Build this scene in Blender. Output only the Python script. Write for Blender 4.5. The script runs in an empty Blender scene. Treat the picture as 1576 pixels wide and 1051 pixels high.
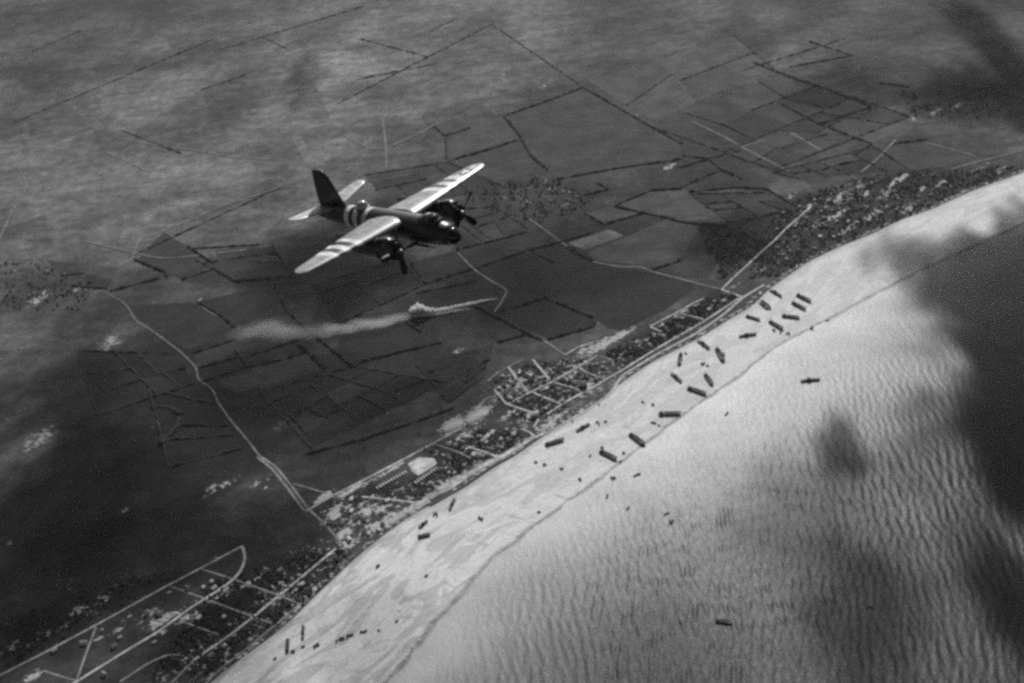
import bpy, bmesh, math, random
import numpy as np
from mathutils import Vector, Matrix, noise as mnoise

random.seed(7); rng = np.random.default_rng(7)
R = math.radians
scene = bpy.context.scene
COL = scene.collection

# ------------------------------------------------------------------ camera
ALT = 2000.0; FPX = 2165.0; PITCH = R(31); ROLL = R(-6); WPX, HPX = 1576.0, 1051.0
cp, sp = math.cos(PITCH), math.sin(PITCH); cr, sr = math.cos(ROLL), math.sin(ROLL)
FWD = Vector((0, cp, -sp)); R0 = Vector((1, 0, 0)); U0 = Vector((0, sp, cp))
RIGHT = R0 * cr + U0 * sr; UP = R0 * -sr + U0 * cr
CAMM = Matrix(((RIGHT.x, UP.x, -FWD.x, 0), (RIGHT.y, UP.y, -FWD.y, 0), (RIGHT.z, UP.z, -FWD.z, ALT), (0, 0, 0, 1)))
cam = bpy.data.cameras.new('camera'); cam.sensor_width = 36; cam.lens = 36 * FPX / WPX
cam.clip_start = 1; cam.clip_end = 120000
camo = bpy.data.objects.new('camera', cam); COL.objects.link(camo); camo.matrix_world = CAMM
scene.camera = camo

# ------------------------------------------------------------------ sky, sun, exposure
SUN_EL, SUN_AZ = R(36), R(9)          # azimuth measured from +Y towards +X
SUNV = Vector((math.sin(SUN_AZ) * math.cos(SUN_EL), math.cos(SUN_AZ) * math.cos(SUN_EL), math.sin(SUN_EL)))
world = bpy.data.worlds.new('World'); scene.world = world; world.use_nodes = True
wn = world.node_tree; bg = wn.nodes['Background']
sky = wn.nodes.new('ShaderNodeTexSky'); sky.sky_type = 'NISHITA'; sky.sun_disc = False
sky.sun_elevation = SUN_EL; sky.sun_rotation = SUN_AZ; sky.altitude = 1000
bw = wn.nodes.new('ShaderNodeRGBToBW')                      # monochrome film
wn.links.new(sky.outputs[0], bw.inputs[0]); wn.links.new(bw.outputs[0], bg.inputs[0])
bg.inputs[1].default_value = 0.05
sl = bpy.data.lights.new('sun', 'SUN'); sl.energy = 5.0; sl.angle = R(0.53); sl.color = (1, 1, 1)
so = bpy.data.objects.new('sun', sl); COL.objects.link(so)
so.rotation_euler = SUNV.to_track_quat('Z', 'Y').to_euler(); so.location = (0, 0, 6000)
vs = scene.view_settings; vs.view_transform = 'Standard'; vs.look = 'None'; vs.exposure = 0.0; vs.gamma = 1; vs.use_curve_mapping = False
cy = scene.cycles; scene.render.engine = 'CYCLES'
cy.max_bounces = 5; cy.diffuse_bounces = 2; cy.glossy_bounces = 2; cy.transmission_bounces = 3
cy.volume_bounces = 1; cy.transparent_max_bounces = 40
cy.use_denoising = False; cy.filter_width = 3.0
cy.sample_clamp_indirect = 4

# ------------------------------------------------------------------ survey helpers
def gp(px, py, z=2.0):
    """photo pixel -> surveyed map position on the level ground"""
    x = px - WPX / 2; y = -(py - HPX / 2)
    x, y = cr * x - sr * y, sr * x + cr * y
    dz = -FPX * sp + y * cp; t = (z - ALT) / dz
    return Vector((x * t, (FPX * cp + y * sp) * t, z))

def zl(pts, ox, oy, f):
    return [(ox + a / f, oy + b / f) for a, b in pts]

def link(o, parent=None):
    COL.objects.link(o)
    if parent is not None: o.parent = parent
    return o

def tag(o, label=None, cat=None, group=None, kind=None):
    if label: o['label'] = label
    if cat: o['category'] = cat
    if group: o['group'] = group
    if kind: o['kind'] = kind
    return o

def meshobj(name, verts, faces, mat=None, parent=None, smooth=False):
    me = bpy.data.meshes.new(name); me.from_pydata([tuple(v) for v in verts], [], faces); me.update()
    if mat: me.materials.append(mat)
    if smooth:
        me.polygons.foreach_set('use_smooth', [True] * len(me.polygons))
    return link(bpy.data.objects.new(name, me), parent)

def bmobj(name, bm, mat=None, parent=None, smooth=False):
    me = bpy.data.meshes.new(name); bm.normal_update(); bm.to_mesh(me); bm.free()
    if mat:
        for m in (mat if isinstance(mat, (list, tuple)) else [mat]): me.materials.append(m)
    if smooth: me.polygons.foreach_set('use_smooth', [True] * len(me.polygons))
    return link(bpy.data.objects.new(name, me), parent)

def empty(name, loc=(0, 0, 0), rz=0.0):
    o = bpy.data.objects.new(name, None); o.location = loc; o.rotation_euler = (0, 0, rz); o.empty_display_size = 1
    return link(o)

def copy_tree(o, parent=None):
    c = o.copy(); COL.objects.link(c); c.parent = parent
    for ch in list(o.children): copy_tree(ch, c)
    return c

def box(bm, x0, x1, y0, y1, z0, z1, mi=0, taper=0.0):
    vs_ = [bm.verts.new((x, y, z)) for z in (z0, z1) for x, y in ((x0, y0), (x1, y0), (x1, y1), (x0, y1))]
    if taper:
        cx, cy_ = (x0 + x1) / 2, (y0 + y1) / 2
        for v in vs_[4:]: v.co.x = cx + (v.co.x - cx) * (1 - taper); v.co.y = cy_ + (v.co.y - cy_) * (1 - taper)
    for f in ((3, 2, 1, 0), (4, 5, 6, 7), (0, 1, 5, 4), (1, 2, 6, 5), (2, 3, 7, 6), (3, 0, 4, 7)):
        bm.faces.new([vs_[i] for i in f]).material_index = mi

def prism(bm, poly, y0, y1, mi=0):
    """closed xz outline extruded along y"""
    a = [bm.verts.new((x, y0, z)) for x, z in poly]; b = [bm.verts.new((x, y1, z)) for x, z in poly]
    n = len(poly)
    bm.faces.new(a).material_index = mi; bm.faces.new(b[::-1]).material_index = mi
    for i in range(n): bm.faces.new((a[(i + 1) % n], a[i], b[i], b[(i + 1) % n])).material_index = mi

def loft(rings, cap=True):
    vs_, fs = [], []; n = len(rings[0])
    for r in rings: vs_ += [tuple(p) for p in r]
    for k in range(len(rings) - 1):
        for i in range(n):
            j = (i + 1) % n
            fs.append((k * n + i, k * n + j, (k + 1) * n + j, (k + 1) * n + i))
    if cap:
        fs.append(tuple(range(n))[::-1]); fs.append(tuple((len(rings) - 1) * n + i for i in range(n)))
    return vs_, fs

def loftobj(name, rings, mat, parent=None, smooth=True):
    v, f = loft(rings); o = meshobj(name, v, f, mat, parent)
    bm = bmesh.new(); bm.from_mesh(o.data); bmesh.ops.recalc_face_normals(bm, faces=bm.faces); bm.to_mesh(o.data); bm.free()
    if smooth:
        for p in o.data.polygons: p.use_smooth = len(p.vertices) <= 4
    return o

# ------------------------------------------------------------------ materials (neutral greys: a black and white photograph)
class NT:
    def __init__(s, name):
        s.m = bpy.data.materials.new(name); s.m.use_nodes = True; s.t = s.m.node_tree
        s.b = s.t.nodes['Principled BSDF']; s.out = s.t.nodes['Material Output']
    def n(s, typ, **kw):
        nd = s.t.nodes.new(typ)
        for k, v in kw.items():
            if k.startswith('i_'):
                nd.inputs[k[2:].replace('_', ' ')].default_value = v
            else: setattr(nd, k, v)
        return nd
    def l(s, a, b): s.t.links.new(a, b); return b
    def math(s, op, a, b=None, c=None, clamp=False):
        nd = s.t.nodes.new('ShaderNodeMath'); nd.operation = op; nd.use_clamp = clamp
        for i, v in enumerate((a, b, c)):
            if v is None: continue
            if isinstance(v, (int, float)): nd.inputs[i].default_value = v
            else: s.t.links.new(v, nd.inputs[i])
        return nd.outputs[0]
    def ramp(s, v, a, b, c=0.0, d=1.0):
        nd = s.t.nodes.new('ShaderNodeMapRange'); nd.interpolation_type = 'SMOOTHSTEP'
        s.t.links.new(v, nd.inputs[0])
        for i, q in enumerate((a, b, c, d)): nd.inputs[i + 1].default_value = q
        return nd.outputs[0]
    def noise(s, vec, scale, detail=4, rough=0.55, dist=0.0):
        nd = s.n('ShaderNodeTexNoise'); nd.inputs['Scale'].default_value = scale; nd.inputs['Detail'].default_value = detail
        nd.inputs['Roughness'].default_value = rough; nd.inputs['Distortion'].default_value = dist
        s.t.links.new(vec, nd.inputs['Vector']); return nd.outputs[0]
    def mapping(s, vec, scale=(1, 1, 1), rot=0.0):
        nd = s.n('ShaderNodeMapping'); nd.inputs['Scale'].default_value = scale; nd.inputs['Rotation'].default_value = (0, 0, rot)
        s.t.links.new(vec, nd.inputs['Vector']); return nd.outputs[0]
    def attr(s, name):
        nd = s.n('ShaderNodeAttribute'); nd.attribute_name = name; return nd.outputs['Fac']
    def mix(s, f, a, b):
        nd = s.t.nodes.new('ShaderNodeMix'); nd.data_type = 'FLOAT'
        for i, v in ((0, f), (2, a), (3, b)):
            if isinstance(v, (int, float)): nd.inputs[i].default_value = v
            else: s.t.links.new(v, nd.inputs[i])
        return nd.outputs[0]
    def bump(s, h, strength, dist):
        nd = s.n('ShaderNodeBump'); nd.inputs['Strength'].default_value = strength; nd.inputs['Distance'].default_value = dist
        s.t.links.new(h, nd.inputs['Height']); s.t.links.new(nd.outputs[0], s.b.inputs['Normal'])
    def base(s, v):
        if isinstance(v, (int, float)): s.b.inputs['Base Color'].default_value = (v, v, v, 1)
        else: s.t.links.new(v, s.b.inputs['Base Color'])
    def rough(s, r, spec=0.5):
        if isinstance(r, (int, float)): s.b.inputs['Roughness'].default_value = r
        else: s.t.links.new(r, s.b.inputs['Roughness'])
        s.b.inputs['Specular IOR Level'].default_value = spec

def grey(name, v, rough=0.8, var=0.25, scale=0.3, spec=0.3, obj=True):
    m = NT(name); tc = m.n('ShaderNodeTexCoord').outputs['Object' if obj else 'Generated']
    nz = m.noise(tc, scale, 4); m.base(m.math('MULTIPLY', m.ramp(nz, .25, .75, 1 - var, 1 + var), v)); m.rough(rough, spec)
    return m.m

def pos(m): return m.n('ShaderNodeNewGeometry').outputs['Position']

COAST_ANG = math.atan2((gp(1576, 266) - gp(345, 1030)).y, (gp(1576, 266) - gp(345, 1030)).x)

def land_material():
    m = NT('land'); p = pos(m)
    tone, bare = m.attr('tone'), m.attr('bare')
    n1 = m.noise(p, 1 / 420, 5, .6); n2 = m.noise(p, 1 / 45, 5, .65); n3 = m.noise(p, 1 / 9, 3, .6)
    vo = m.n('ShaderNodeTexVoronoi'); vo.feature = 'F1'; vo.distance = 'CHEBYCHEV'; vo.inputs['Scale'].default_value = 1 / 230
    m.l(m.mapping(p, (1, .62, 0), R(-24)), vo.inputs['Vector'])
    sx = m.n('ShaderNodeSeparateColor'); m.l(vo.outputs['Color'], sx.inputs[0])
    fieldv = m.math('MULTIPLY_ADD', sx.outputs[0], .42, .79)
    streak = m.noise(m.mapping(p, (1 / 210, 1 / 75, 0), R(24)), 1.0, 5, .6, .8)
    v = m.math('MULTIPLY', m.math('MULTIPLY', m.ramp(n1, .32, .68, .6, 1.5), m.ramp(n2, .25, .75, .6, 1.4)), m.ramp(n3, .2, .8, .75, 1.25))
    v = m.math('MULTIPLY', m.math('MULTIPLY', v, fieldv), m.ramp(streak, .3, .7, .8, 1.22))
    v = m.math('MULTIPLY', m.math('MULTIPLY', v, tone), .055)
    # bare, sandy ground breaks through the turf in ragged patches
    nb = m.noise(p, 1 / 17, 6, .68, .4); nb2 = m.noise(m.mapping(p, (1 / 14, 1 / 5, 0), COAST_ANG), 1.0, 5, .65)
    ns = m.math('MULTIPLY_ADD', nb, 1.5, m.math('MULTIPLY', nb2, 1.0))          # mean 1.25
    k = m.ramp(m.math('ADD', ns, m.math('MULTIPLY_ADD', bare, .72, -1.64)), 0.0, .2)
    bv = m.math('MULTIPLY', m.ramp(nb2, .25, .75, .6, 1.25), .40)
    m.base(m.mix(k, v, bv)); m.rough(.95, .1)
    m.bump(n2, .5, 3.0)
    return m.m

def field_material():
    m = NT('field'); p = pos(m); oi = m.n('ShaderNodeObjectInfo')
    sc = m.n('ShaderNodeSeparateColor'); m.l(oi.outputs['Color'], sc.inputs[0])
    n1 = m.noise(p, 1 / 90, 5, .6); n2 = m.noise(p, 1 / 12, 4, .6)
    rows = m.noise(m.mapping(p, (1 / 160, 1 / 9, 0), R(20)), 1.0, 3, .5)
    v = m.math('MULTIPLY', m.ramp(n1, .3, .7, .72, 1.28), m.ramp(n2, .2, .8, .82, 1.18))
    v = m.math('MULTIPLY', v, m.ramp(rows, .3, .7, .82, 1.18))
    m.base(m.math('MULTIPLY', v, sc.outputs[0])); m.rough(.95, .1)
    return m.m

def road_material(name, v):
    m = NT(name); p = pos(m); n = m.noise(p, 1 / 14, 5, .65); n2 = m.noise(p, 1 / 60, 3)
    m.base(m.math('MULTIPLY', m.math('MULTIPLY', m.ramp(n, .25, .7, .45, 1.15), m.ramp(n2, .3, .7, .7, 1.15)), v)); m.rough(.9, .2)
    return m.m

def beach_material():
    m = NT('beach_sand'); p = pos(m); s, t = m.attr('along'), m.attr('across')
    cb = m.n('ShaderNodeCombineXYZ'); m.l(s, cb.inputs[0]); m.l(t, cb.inputs[1]); q = cb.outputs[0]
    fil = m.noise(m.mapping(q, (1 / 70, 1 / 16, 0)), 1.0, 6, .62, .8)      # drained runnels along the shore
    big = m.noise(m.mapping(q, (1 / 260, 1 / 45, 0)), 1.0, 4, .55, .5)
    fine = m.noise(p, 1 / 7, 4, .65)
    gul = m.noise(m.mapping(q, (1 / 30, 1 / 90, 0)), 1.0, 5, .6, 1.5)
    fr = m.math('ADD', m.attr('frac'), m.math('MULTIPLY_ADD', gul, .07, -.035))
    near = m.ramp(s, 700, 1500, 1.0, .62)
    pool = m.noise(m.mapping(q, (1 / 190, 1 / 55, 0)), 1.0, 2.5, .5, 1.4)              # broad wet flats with drier, paler rims
    wet = m.math('MULTIPLY', m.math('ADD', m.ramp(pool, .49, .55, 0, .55), m.ramp(fil, .5, .62, 0, .3), clamp=True), near)
    rim = m.math('MULTIPLY', m.ramp(pool, .465, .492), m.ramp(pool, .497, .506, 1, 0))
    low = m.ramp(fr, .93, .985, 0, 1.0)                                     # wet margin at the water's edge, its trough shade painted in too
    chan = m.math('MULTIPLY', m.ramp(gul, .56, .64), m.ramp(fr, .45, .85, 0, .8))
    w = m.math('MAXIMUM', m.math('ADD', wet, low, clamp=True), chan)
    v = m.math('MULTIPLY_ADD', rim, .05, m.mix(w, .57, .26))
    v = m.math('MULTIPLY', v, m.ramp(fine, .2, .8, .86, 1.12))
    spots = m.noise(m.mapping(q, (1 / 22, 1 / 11, 0)), 1.0, 5, .7, 1.2)
    v = m.math('MULTIPLY', v, m.ramp(spots, .36, .47, .74, 1.0))
    edge = m.math('MULTIPLY', m.ramp(fr, .945, .975), m.ramp(fr, .992, 1.004, 1, 0)); v = m.math('MULTIPLY', v, m.math('MULTIPLY_ADD', edge, m.ramp(gul, .35, .6, -.2, -.6), 1.0))  # dark waterline painted as the shade of the wet trough
    v = m.math('MULTIPLY', v, m.ramp(fr, .0, .09, .72, 1.0))               # stony back of the beach
    m.base(v)
    m.rough(m.mix(w, .8, .6), .25)
    m.bump(m.math('ADD', fil, m.math('MULTIPLY', fine, .3)), .6, 1.2)
    return m.m

def sea_material():
    m = NT('sea_water'); p = pos(m)
    rip = m.noise(m.mapping(p, (1 / 4.5, 1 / 9, 0), R(-8)), 1.0, 5, .7, .6)
    sw = m.noise(m.mapping(p, (1 / 9, 1 / 24, 0), R(-10)), 1.0, 5, .62, .9)
    silt = m.noise(p, 1 / 160, 4, .55)
    sh = m.attr('shallow')
    base = m.mix(m.math('MULTIPLY', sh, m.ramp(silt, .2, .75, .65, 1.1), clamp=True), .03, .37)
    m.base(base); m.rough(.34, .10)
    m.b.inputs['IOR'].default_value = 1.33
    m.bump(m.math('MULTIPLY_ADD', sw, 1.0, m.math('MULTIPLY', rip, .5)), .75, 1.1)
    return m.m

def volume_material(name, density, col=.9, aniso=.4):
    m = bpy.data.materials.new(name); m.use_nodes = True; t = m.node_tree
    t.nodes.remove(t.nodes['Principled BSDF'])
    v = t.nodes.new('ShaderNodeVolumePrincipled'); v.inputs['Color'].default_value = (col, col, col, 1)
    v.inputs['Density'].default_value = density; v.inputs['Anisotropy'].default_value = aniso
    t.links.new(v.outputs[0], t.nodes['Material Output'].inputs['Volume'])
    return m

M_LAND, M_FIELD = land_material(), field_material()
M_LANE = road_material('lane', .17)
M_ROAD, M_TRACK, M_BEACH, M_SEA = road_material('road', .46), road_material('track', .24), beach_material(), sea_material()
M_HEDGE = grey('hedge_leaf', .032, .95, .35, .12, .1); M_LEAF = grey('tree_leaf', .034, .95, .4, .1, .1); M_BARK = grey('bark', .05, .9)
M_WALL, M_ROOF = grey('house_wall', .45, .85, .2, .05), grey('house_roof', .26, .85, .3, .05)
M_ROOFL = grey('pale_roof', .6, .8, .2, .05); M_DARKW = grey('dark_building', .045, .85, .2, .05)
M_SHIP, M_SHIP2, M_DECK = grey('ship_paint', .05, .7, .25, .1), grey('ship_house', .075, .7, .2, .1), grey('ship_deck', .04, .8, .25, .1)
M_VEH = grey('vehicle_paint', .035, .8, .2, .3)

# ------------------------------------------------------------------ coast lines
DUNE_PX = [(120, 1230), (240, 1125), (350, 1029), (388, 1003), (436, 967), (464, 940), (493, 911), (520, 885), (557, 851), (604, 814), (654, 781), (700, 761),
           (730, 742), (760, 720), (794, 703), (826, 678), (850, 664), (877, 648), (915, 624), (953, 592), (1003, 558), (1071, 524), (1126, 490), (1160, 471),
           (1181, 447), (1215, 424), (1243, 404), (1290, 381), (1341, 361), (1388, 338), (1431, 324), (1476, 303), (1507, 290), (1576, 266), (1680, 222), (1850, 150)]
WATER_PX = [(420, 1250), (520, 1135), (604, 1046), (644, 999), (668, 959), (701, 932), (735, 885), (755, 865), (789, 838), (823, 811), (860, 784), (907, 750), (945, 722),
            (982, 692), (1010, 671), (1039, 648), (1086, 616), (1143, 576), (1181, 544), (1212, 523), (1275, 492), (1330, 462), (1400, 426), (1480, 388), (1576, 345), (1700, 290), (1880, 205)]

def arr(pts): return np.array([[gp(*p).x, gp(*p).y] for p in pts])
def resample(P, n):
    d = np.r_[0, np.cumsum(np.hypot(*np.diff(P, axis=0).T))]; u = np.linspace(0, d[-1], n)
    return np.stack([np.interp(u, d, P[:, 0]), np.interp(u, d, P[:, 1])], 1), u
def smoothp(P, k=2):
    for _ in range(k):
        Q = P.copy(); Q[1:-1] = (P[:-2] + 2 * P[1:-1] + P[2:]) / 4; P = Q
    return P
DUNE, WATER = arr(DUNE_PX), arr(WATER_PX)
def extend(P, L=30000):
    a = P[0] - P[1]; b = P[-1] - P[-2]
    return np.vstack([P[0] + a / np.hypot(*a) * L, P, P[-1] + b / np.hypot(*b) * L])
DUNE_X, WATER_X = extend(DUNE), extend(WATER)

def signed_dist(X, Y, P):
    """distance to polyline, positive on its right-hand (seaward) side"""
    best = np.full(X.shape, 1e18); sg = np.ones(X.shape)
    for a, b in zip(P[:-1], P[1:]):
        d = b - a; L2 = d @ d
        t = np.clip(((X - a[0]) * d[0] + (Y - a[1]) * d[1]) / L2, 0, 1)
        ex, ey = X - a[0] - t * d[0], Y - a[1] - t * d[1]; q = ex * ex + ey * ey
        c = d[0] * (Y - a[1]) - d[1] * (X - a[0])
        k = q < best; best = np.where(k, q, best); sg = np.where(k, np.where(c > 0, -1.0, 1.0), sg)
    return np.sqrt(best) * sg

def axis(lo, hi, step, far, g=1.22):
    core = list(np.arange(lo, hi + step / 2, step)); s = step; left = []; x = core[0]
    while x > -far: s *= g; x -= s; left.append(x)
    s = step; right = []; x = core[-1]
    while x < far: s *= g; x += s; right.append(x)
    return np.array(left[::-1] + core + right)

def gridobj(name, xs, ys, Z, mat, attrs, smooth=True):
    nx, ny = len(xs), len(ys); X, Y = np.meshgrid(xs, ys)
    co = np.stack([X, Y, Z], -1).reshape(-1, 3).astype(np.float32)
    i = np.arange((ny - 1) * nx).reshape(ny - 1, nx)[:, :-1].ravel()
    f = np.stack([i, i + 1, i + nx + 1, i + nx], 1).astype(np.int32)
    me = bpy.data.meshes.new(name); me.vertices.add(len(co)); me.vertices.foreach_set('co', co.ravel())
    me.loops.add(f.size); me.loops.foreach_set('vertex_index', f.ravel())
    me.polygons.add(len(f)); me.polygons.foreach_set('loop_start', np.arange(0, f.size, 4, dtype=np.int32))
    me.update(calc_edges=True); me.materials.append(mat)
    me.polygons.foreach_set('use_smooth', np.full(len(f), smooth))
    for k, v in attrs.items():
        a = me.attributes.new(k, 'FLOAT', 'POINT'); a.data.foreach_set('value', np.asarray(v, np.float32).ravel())
    me.update()
    return link(bpy.data.objects.new(name, me))

# ------------------------------------------------------------------ land sheet
# patches where the ground is bare and sandy: photo x, y, half length along the coast, half width across (photo pixels), amount
BARE = [(790, 590, 60, 34, .66), (835, 588, 50, 30, .62), (885, 570, 50, 22, .66), (850, 620, 60, 22, .56), (905, 590, 35, 16, .6), (735, 638, 34, 14, 1.25), (697, 655, 26, 14, 1.3),
        (720, 668, 40, 12, .7), (800, 660, 50, 16, .6), (845, 655, 40, 10, .8), (770, 690, 40, 10, .45), (930, 530, 45, 9, 1.0), (955, 517, 40, 7, .9), (900, 540, 30, 8, .8),
        (690, 745, 50, 7, 1.1), (740, 720, 40, 6, 1.1), (790, 695, 40, 5, .9), (640, 780, 50, 8, 1.2), (600, 800, 45, 12, 1.0), (560, 790, 40, 16, .85), (520, 785, 26, 14, 1.15),
        (540, 755, 40, 6, 1.05), (600, 725, 50, 4, .95), (530, 820, 30, 14, .9), (500, 765, 20, 7, 1.25), (560, 820, 30, 10, .9), (575, 765, 20, 4, .8), (485, 600, 60, 14, .35),
        (690, 560, 50, 20, .55), (700, 545, 30, 8, .7), (650, 585, 60, 14, .55), (600, 610, 50, 14, .6), (590, 630, 26, 8, .7), (520, 640, 24, 12, .55), (545, 590, 16, 30, .5),
        (655, 715, 24, 11, .6), (250, 955, 40, 10, 1.0), (290, 950, 26, 9, .95), (230, 945, 24, 8, .9), (120, 940, 18, 10, .95), (140, 948, 12, 14, .6), (60, 980, 50, 14, .5),
        (20, 995, 22, 10, .7), (50, 1042, 22, 9, .95), (175, 905, 50, 14, .5), (345, 912, 36, 9, .85), (395, 890, 40, 5, .9), (405, 908, 16, 6, .75), (110, 900, 16, 10, .6),
        (265, 908, 10, 4, .9), (180, 970, 14, 5, .9), (250, 973, 10, 5, 1.0), (470, 893, 16, 8, .6), (455, 850, 40, 10, .45), (340, 750, 60, 7, .6), (395, 745, 30, 6, .6), (410, 752, 10, 4, .9),
        (190, 786, 12, 5, .8), (325, 750, 12, 4, .9), (430, 655, 18, 10, .5), (467, 611, 32, 8, .75), (170, 528, 30, 16, .7), (60, 676, 40, 18, .75), (20, 640, 30, 6, .5), (15, 836, 8, 3, 1.3),
        (250, 650, 30, 5, .5), (60, 460, 40, 12, .6), (120, 445, 12, 4, .9), (55, 465, 16, 8, .9), (20, 540, 40, 16, .4), (240, 572, 24, 5, .6), (340, 468, 30, 6, .55), (310, 460, 20, 6, .5),
        (1300, 300, 80, 24, .55), (1380, 279, 30, 5, 1.1), (1290, 305, 16, 6, 1.0), (1450, 282, 24, 6, .8), (1305, 353, 30, 6, .95), (1345, 330, 40, 8, .7), (1400, 318, 30, 6, .7),
        (1250, 350, 50, 16, .5), (1210, 385, 40, 10, .5), (1230, 340, 16, 6, .7), (1470, 165, 14, 4, 1.0), (1440, 172, 14, 4, 1.0), (1405, 185, 8, 7, .8), (1370, 190, 40, 8, .4),
        (1500, 265, 40, 10, .5), (1330, 300, 14, 5, 1.0), (1360, 300, 20, 6, .8), (1420, 290, 16, 5, .9), (1240, 320, 20, 6, .8), (1270, 340, 18, 6, .8), (1220, 300, 24, 6, .6), (1540, 262, 24, 6, .7), (1290, 330, 22, 5, .9), (1205, 400, 20, 6, .7), (1170, 415, 22, 6, .6), (1050, 480, 16, 5, .9), (1020, 500, 18, 5, .9), (975, 535, 26, 6, .9), (1000, 520, 20, 5, .8), (1090, 480, 16, 4, .8), (1110, 465, 14, 4, .8), (950, 550, 24, 5, .9), (1060, 505, 22, 4, .8), (900, 600, 26, 6, .9), (860, 640, 30, 6, .9), (815, 640, 20, 8, .9), (780, 640, 20, 8, .8), (750, 670, 22, 6, .9), (720, 690, 20, 5, .8), (775, 672, 22, 5, .9), (740, 705, 24, 4, .9), (610, 755, 24, 4, .7), (560, 775, 24, 6, .8), (585, 785, 24, 6, .9), (505, 800, 16, 8, .9), (540, 835, 22, 8, 1.0), (580, 810, 24, 6, 1.0), (200, 950, 20, 5, .8), (150, 985, 16, 5, .7), (300, 925, 16, 5, .8), (215, 925, 20, 6, .7), (160, 925, 18, 6, .7), (80, 1000, 20, 5, .7), (330, 860, 20, 6, .6), (440, 880, 14, 5, .6), (100, 965, 18, 6, .7), (1170, 380, 24, 7, .5), (1060, 500, 50, 9, .4), (1090, 470, 30, 8, .4), (1130, 440, 20, 6, .6), (990, 525, 50, 12, .35), (1120, 460, 26, 6, .4),
        (800, 300, 70, 22, .35), (880, 310, 40, 14, .4), (850, 290, 14, 6, .6), (1030, 257, 16, 5, .9), (935, 310, 30, 5, .5), (1180, 210, 30, 6, .5), (1235, 220, 16, 5, .9),
        (580, 215, 30, 14, .35), (560, 222, 10, 5, .7), (770, 120, 26, 14, .45), (840, 130, 30, 6, .5), (440, 160, 36, 12, .35), (390, 170, 14, 5, .5), (1060, 100, 30, 8, .4), (1200, 90, 34, 10, .45), (1320, 105, 26, 5, .5)]
TONE = [(432, 655, 22, 9, 3.2), (467, 611, 36, 8, 2.4), (170, 528, 34, 14, 2.6), (60, 676, 44, 18, 2.6), (30, 640, 40, 6, 1.8), (245, 572, 30, 6, 1.8), (190, 786, 16, 5, 2.6), (220, 800, 50, 14, 1.6), (180, 690, 50, 16, 1.5), (90, 745, 60, 12, 1.5), (120, 560, 50, 16, 1.5), (340, 690, 40, 10, 1.6), (250, 730, 40, 12, 1.4), (380, 745, 50, 6, 2.2), (330, 470, 40, 10, 2.0), (380, 500, 40, 16, 1.8), (530, 640, 40, 16, 1.7), (60, 800, 40, 10, 1.4), (40, 470, 60, 20, 1.1), (110, 510, 150, 60, .55), (220, 440, 120, 40, .7), (230, 470, 40, 10, 1.4), (760, 110, 40, 20, 1.5), (440, 155, 50, 20, 1.4), (540, 60, 120, 20, 1.3), (1190, 40, 30, 40, 1.6), (1190, 90, 60, 12, 1.5), (1090, 110, 40, 14, 1.5), (1010, 120, 40, 10, 1.3), (250, 30, 120, 16, 1.25), (90, 120, 100, 8, .75), (200, 70, 120, 8, .7), (300, 200, 130, 30, .75), (560, 175, 60, 20, .8), (940, 40, 80, 12, .8), (1120, 150, 60, 12, .75),(300, 600, 300, 150, .5), (150, 820, 300, 130, .42), (760, 440, 360, 110, .52), (1100, 300, 260, 60, .7), (250, 480, 260, 70, .75), (300, 700, 300, 80, .6), (180, 640, 240, 120, .42), (520, 560, 200, 60, .8), (560, 680, 130, 50, .6), (420, 860, 120, 60, .55), (900, 450, 170, 60, .9), (600, 50, 800, 150, 2.0), (560, 230, 500, 70, 1.2), (1200, 170, 250, 50, .72), (1100, 365, 60, 26, .55),  # land tone: real pale patches, plus painted far haze and near cloud shade
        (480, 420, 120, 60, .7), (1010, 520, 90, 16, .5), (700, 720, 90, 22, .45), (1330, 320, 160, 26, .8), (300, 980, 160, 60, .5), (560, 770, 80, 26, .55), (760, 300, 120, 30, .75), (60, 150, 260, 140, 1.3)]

WOODS = [([(1190, 330), (1240, 300), (1330, 272), (1420, 262), (1500, 262), (1560, 252), (1574, 262), (1500, 288), (1430, 320), (1340, 357), (1240, 400), (1200, 425), (1150, 430), (1160, 395)], 1358, 'wooded town'),
         ([(1075, 345), (1120, 340), (1175, 365), (1185, 385), (1150, 410), (1105, 432), (1098, 405), (1085, 375)], 445, 'wood'),
         ([(930, 545), (1000, 510), (1080, 465), (1105, 450), (1135, 455), (1085, 490), (1010, 535), (960, 565)], 462, 'narrow quarter'),
         ([(655, 690), (740, 660), (795, 665), (815, 675), (760, 705), (700, 730), (660, 765), (580, 768), (560, 755), (640, 728)], 270, 'camp'),
         ([(330, 890), (520, 840), (535, 850), (520, 882), (430, 965), (330, 1040), (230, 1048), (250, 1010), (300, 940)], 554, 'lower village'),
         ([(760, 590), (800, 560), (860, 555), (930, 555), (930, 580), (850, 640), (800, 650), (770, 620)], 165, 'grid'),
         ([(700, 290), (850, 270), (920, 300), (880, 330), (830, 345), (740, 320)], 286, 'hamlet'),
         ([(0, 400), (90, 410), (150, 440), (120, 480), (40, 490), (0, 470)], 132, 'left hamlet'),
         ([(1380, 140), (1480, 140), (1560, 130), (1560, 175), (1470, 190), (1400, 178)], 176, 'far hamlet'),
         ([(0, 960), (150, 900), (250, 880), (280, 890), (140, 960), (0, 1035)], 143, 'bottom left')]
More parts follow.
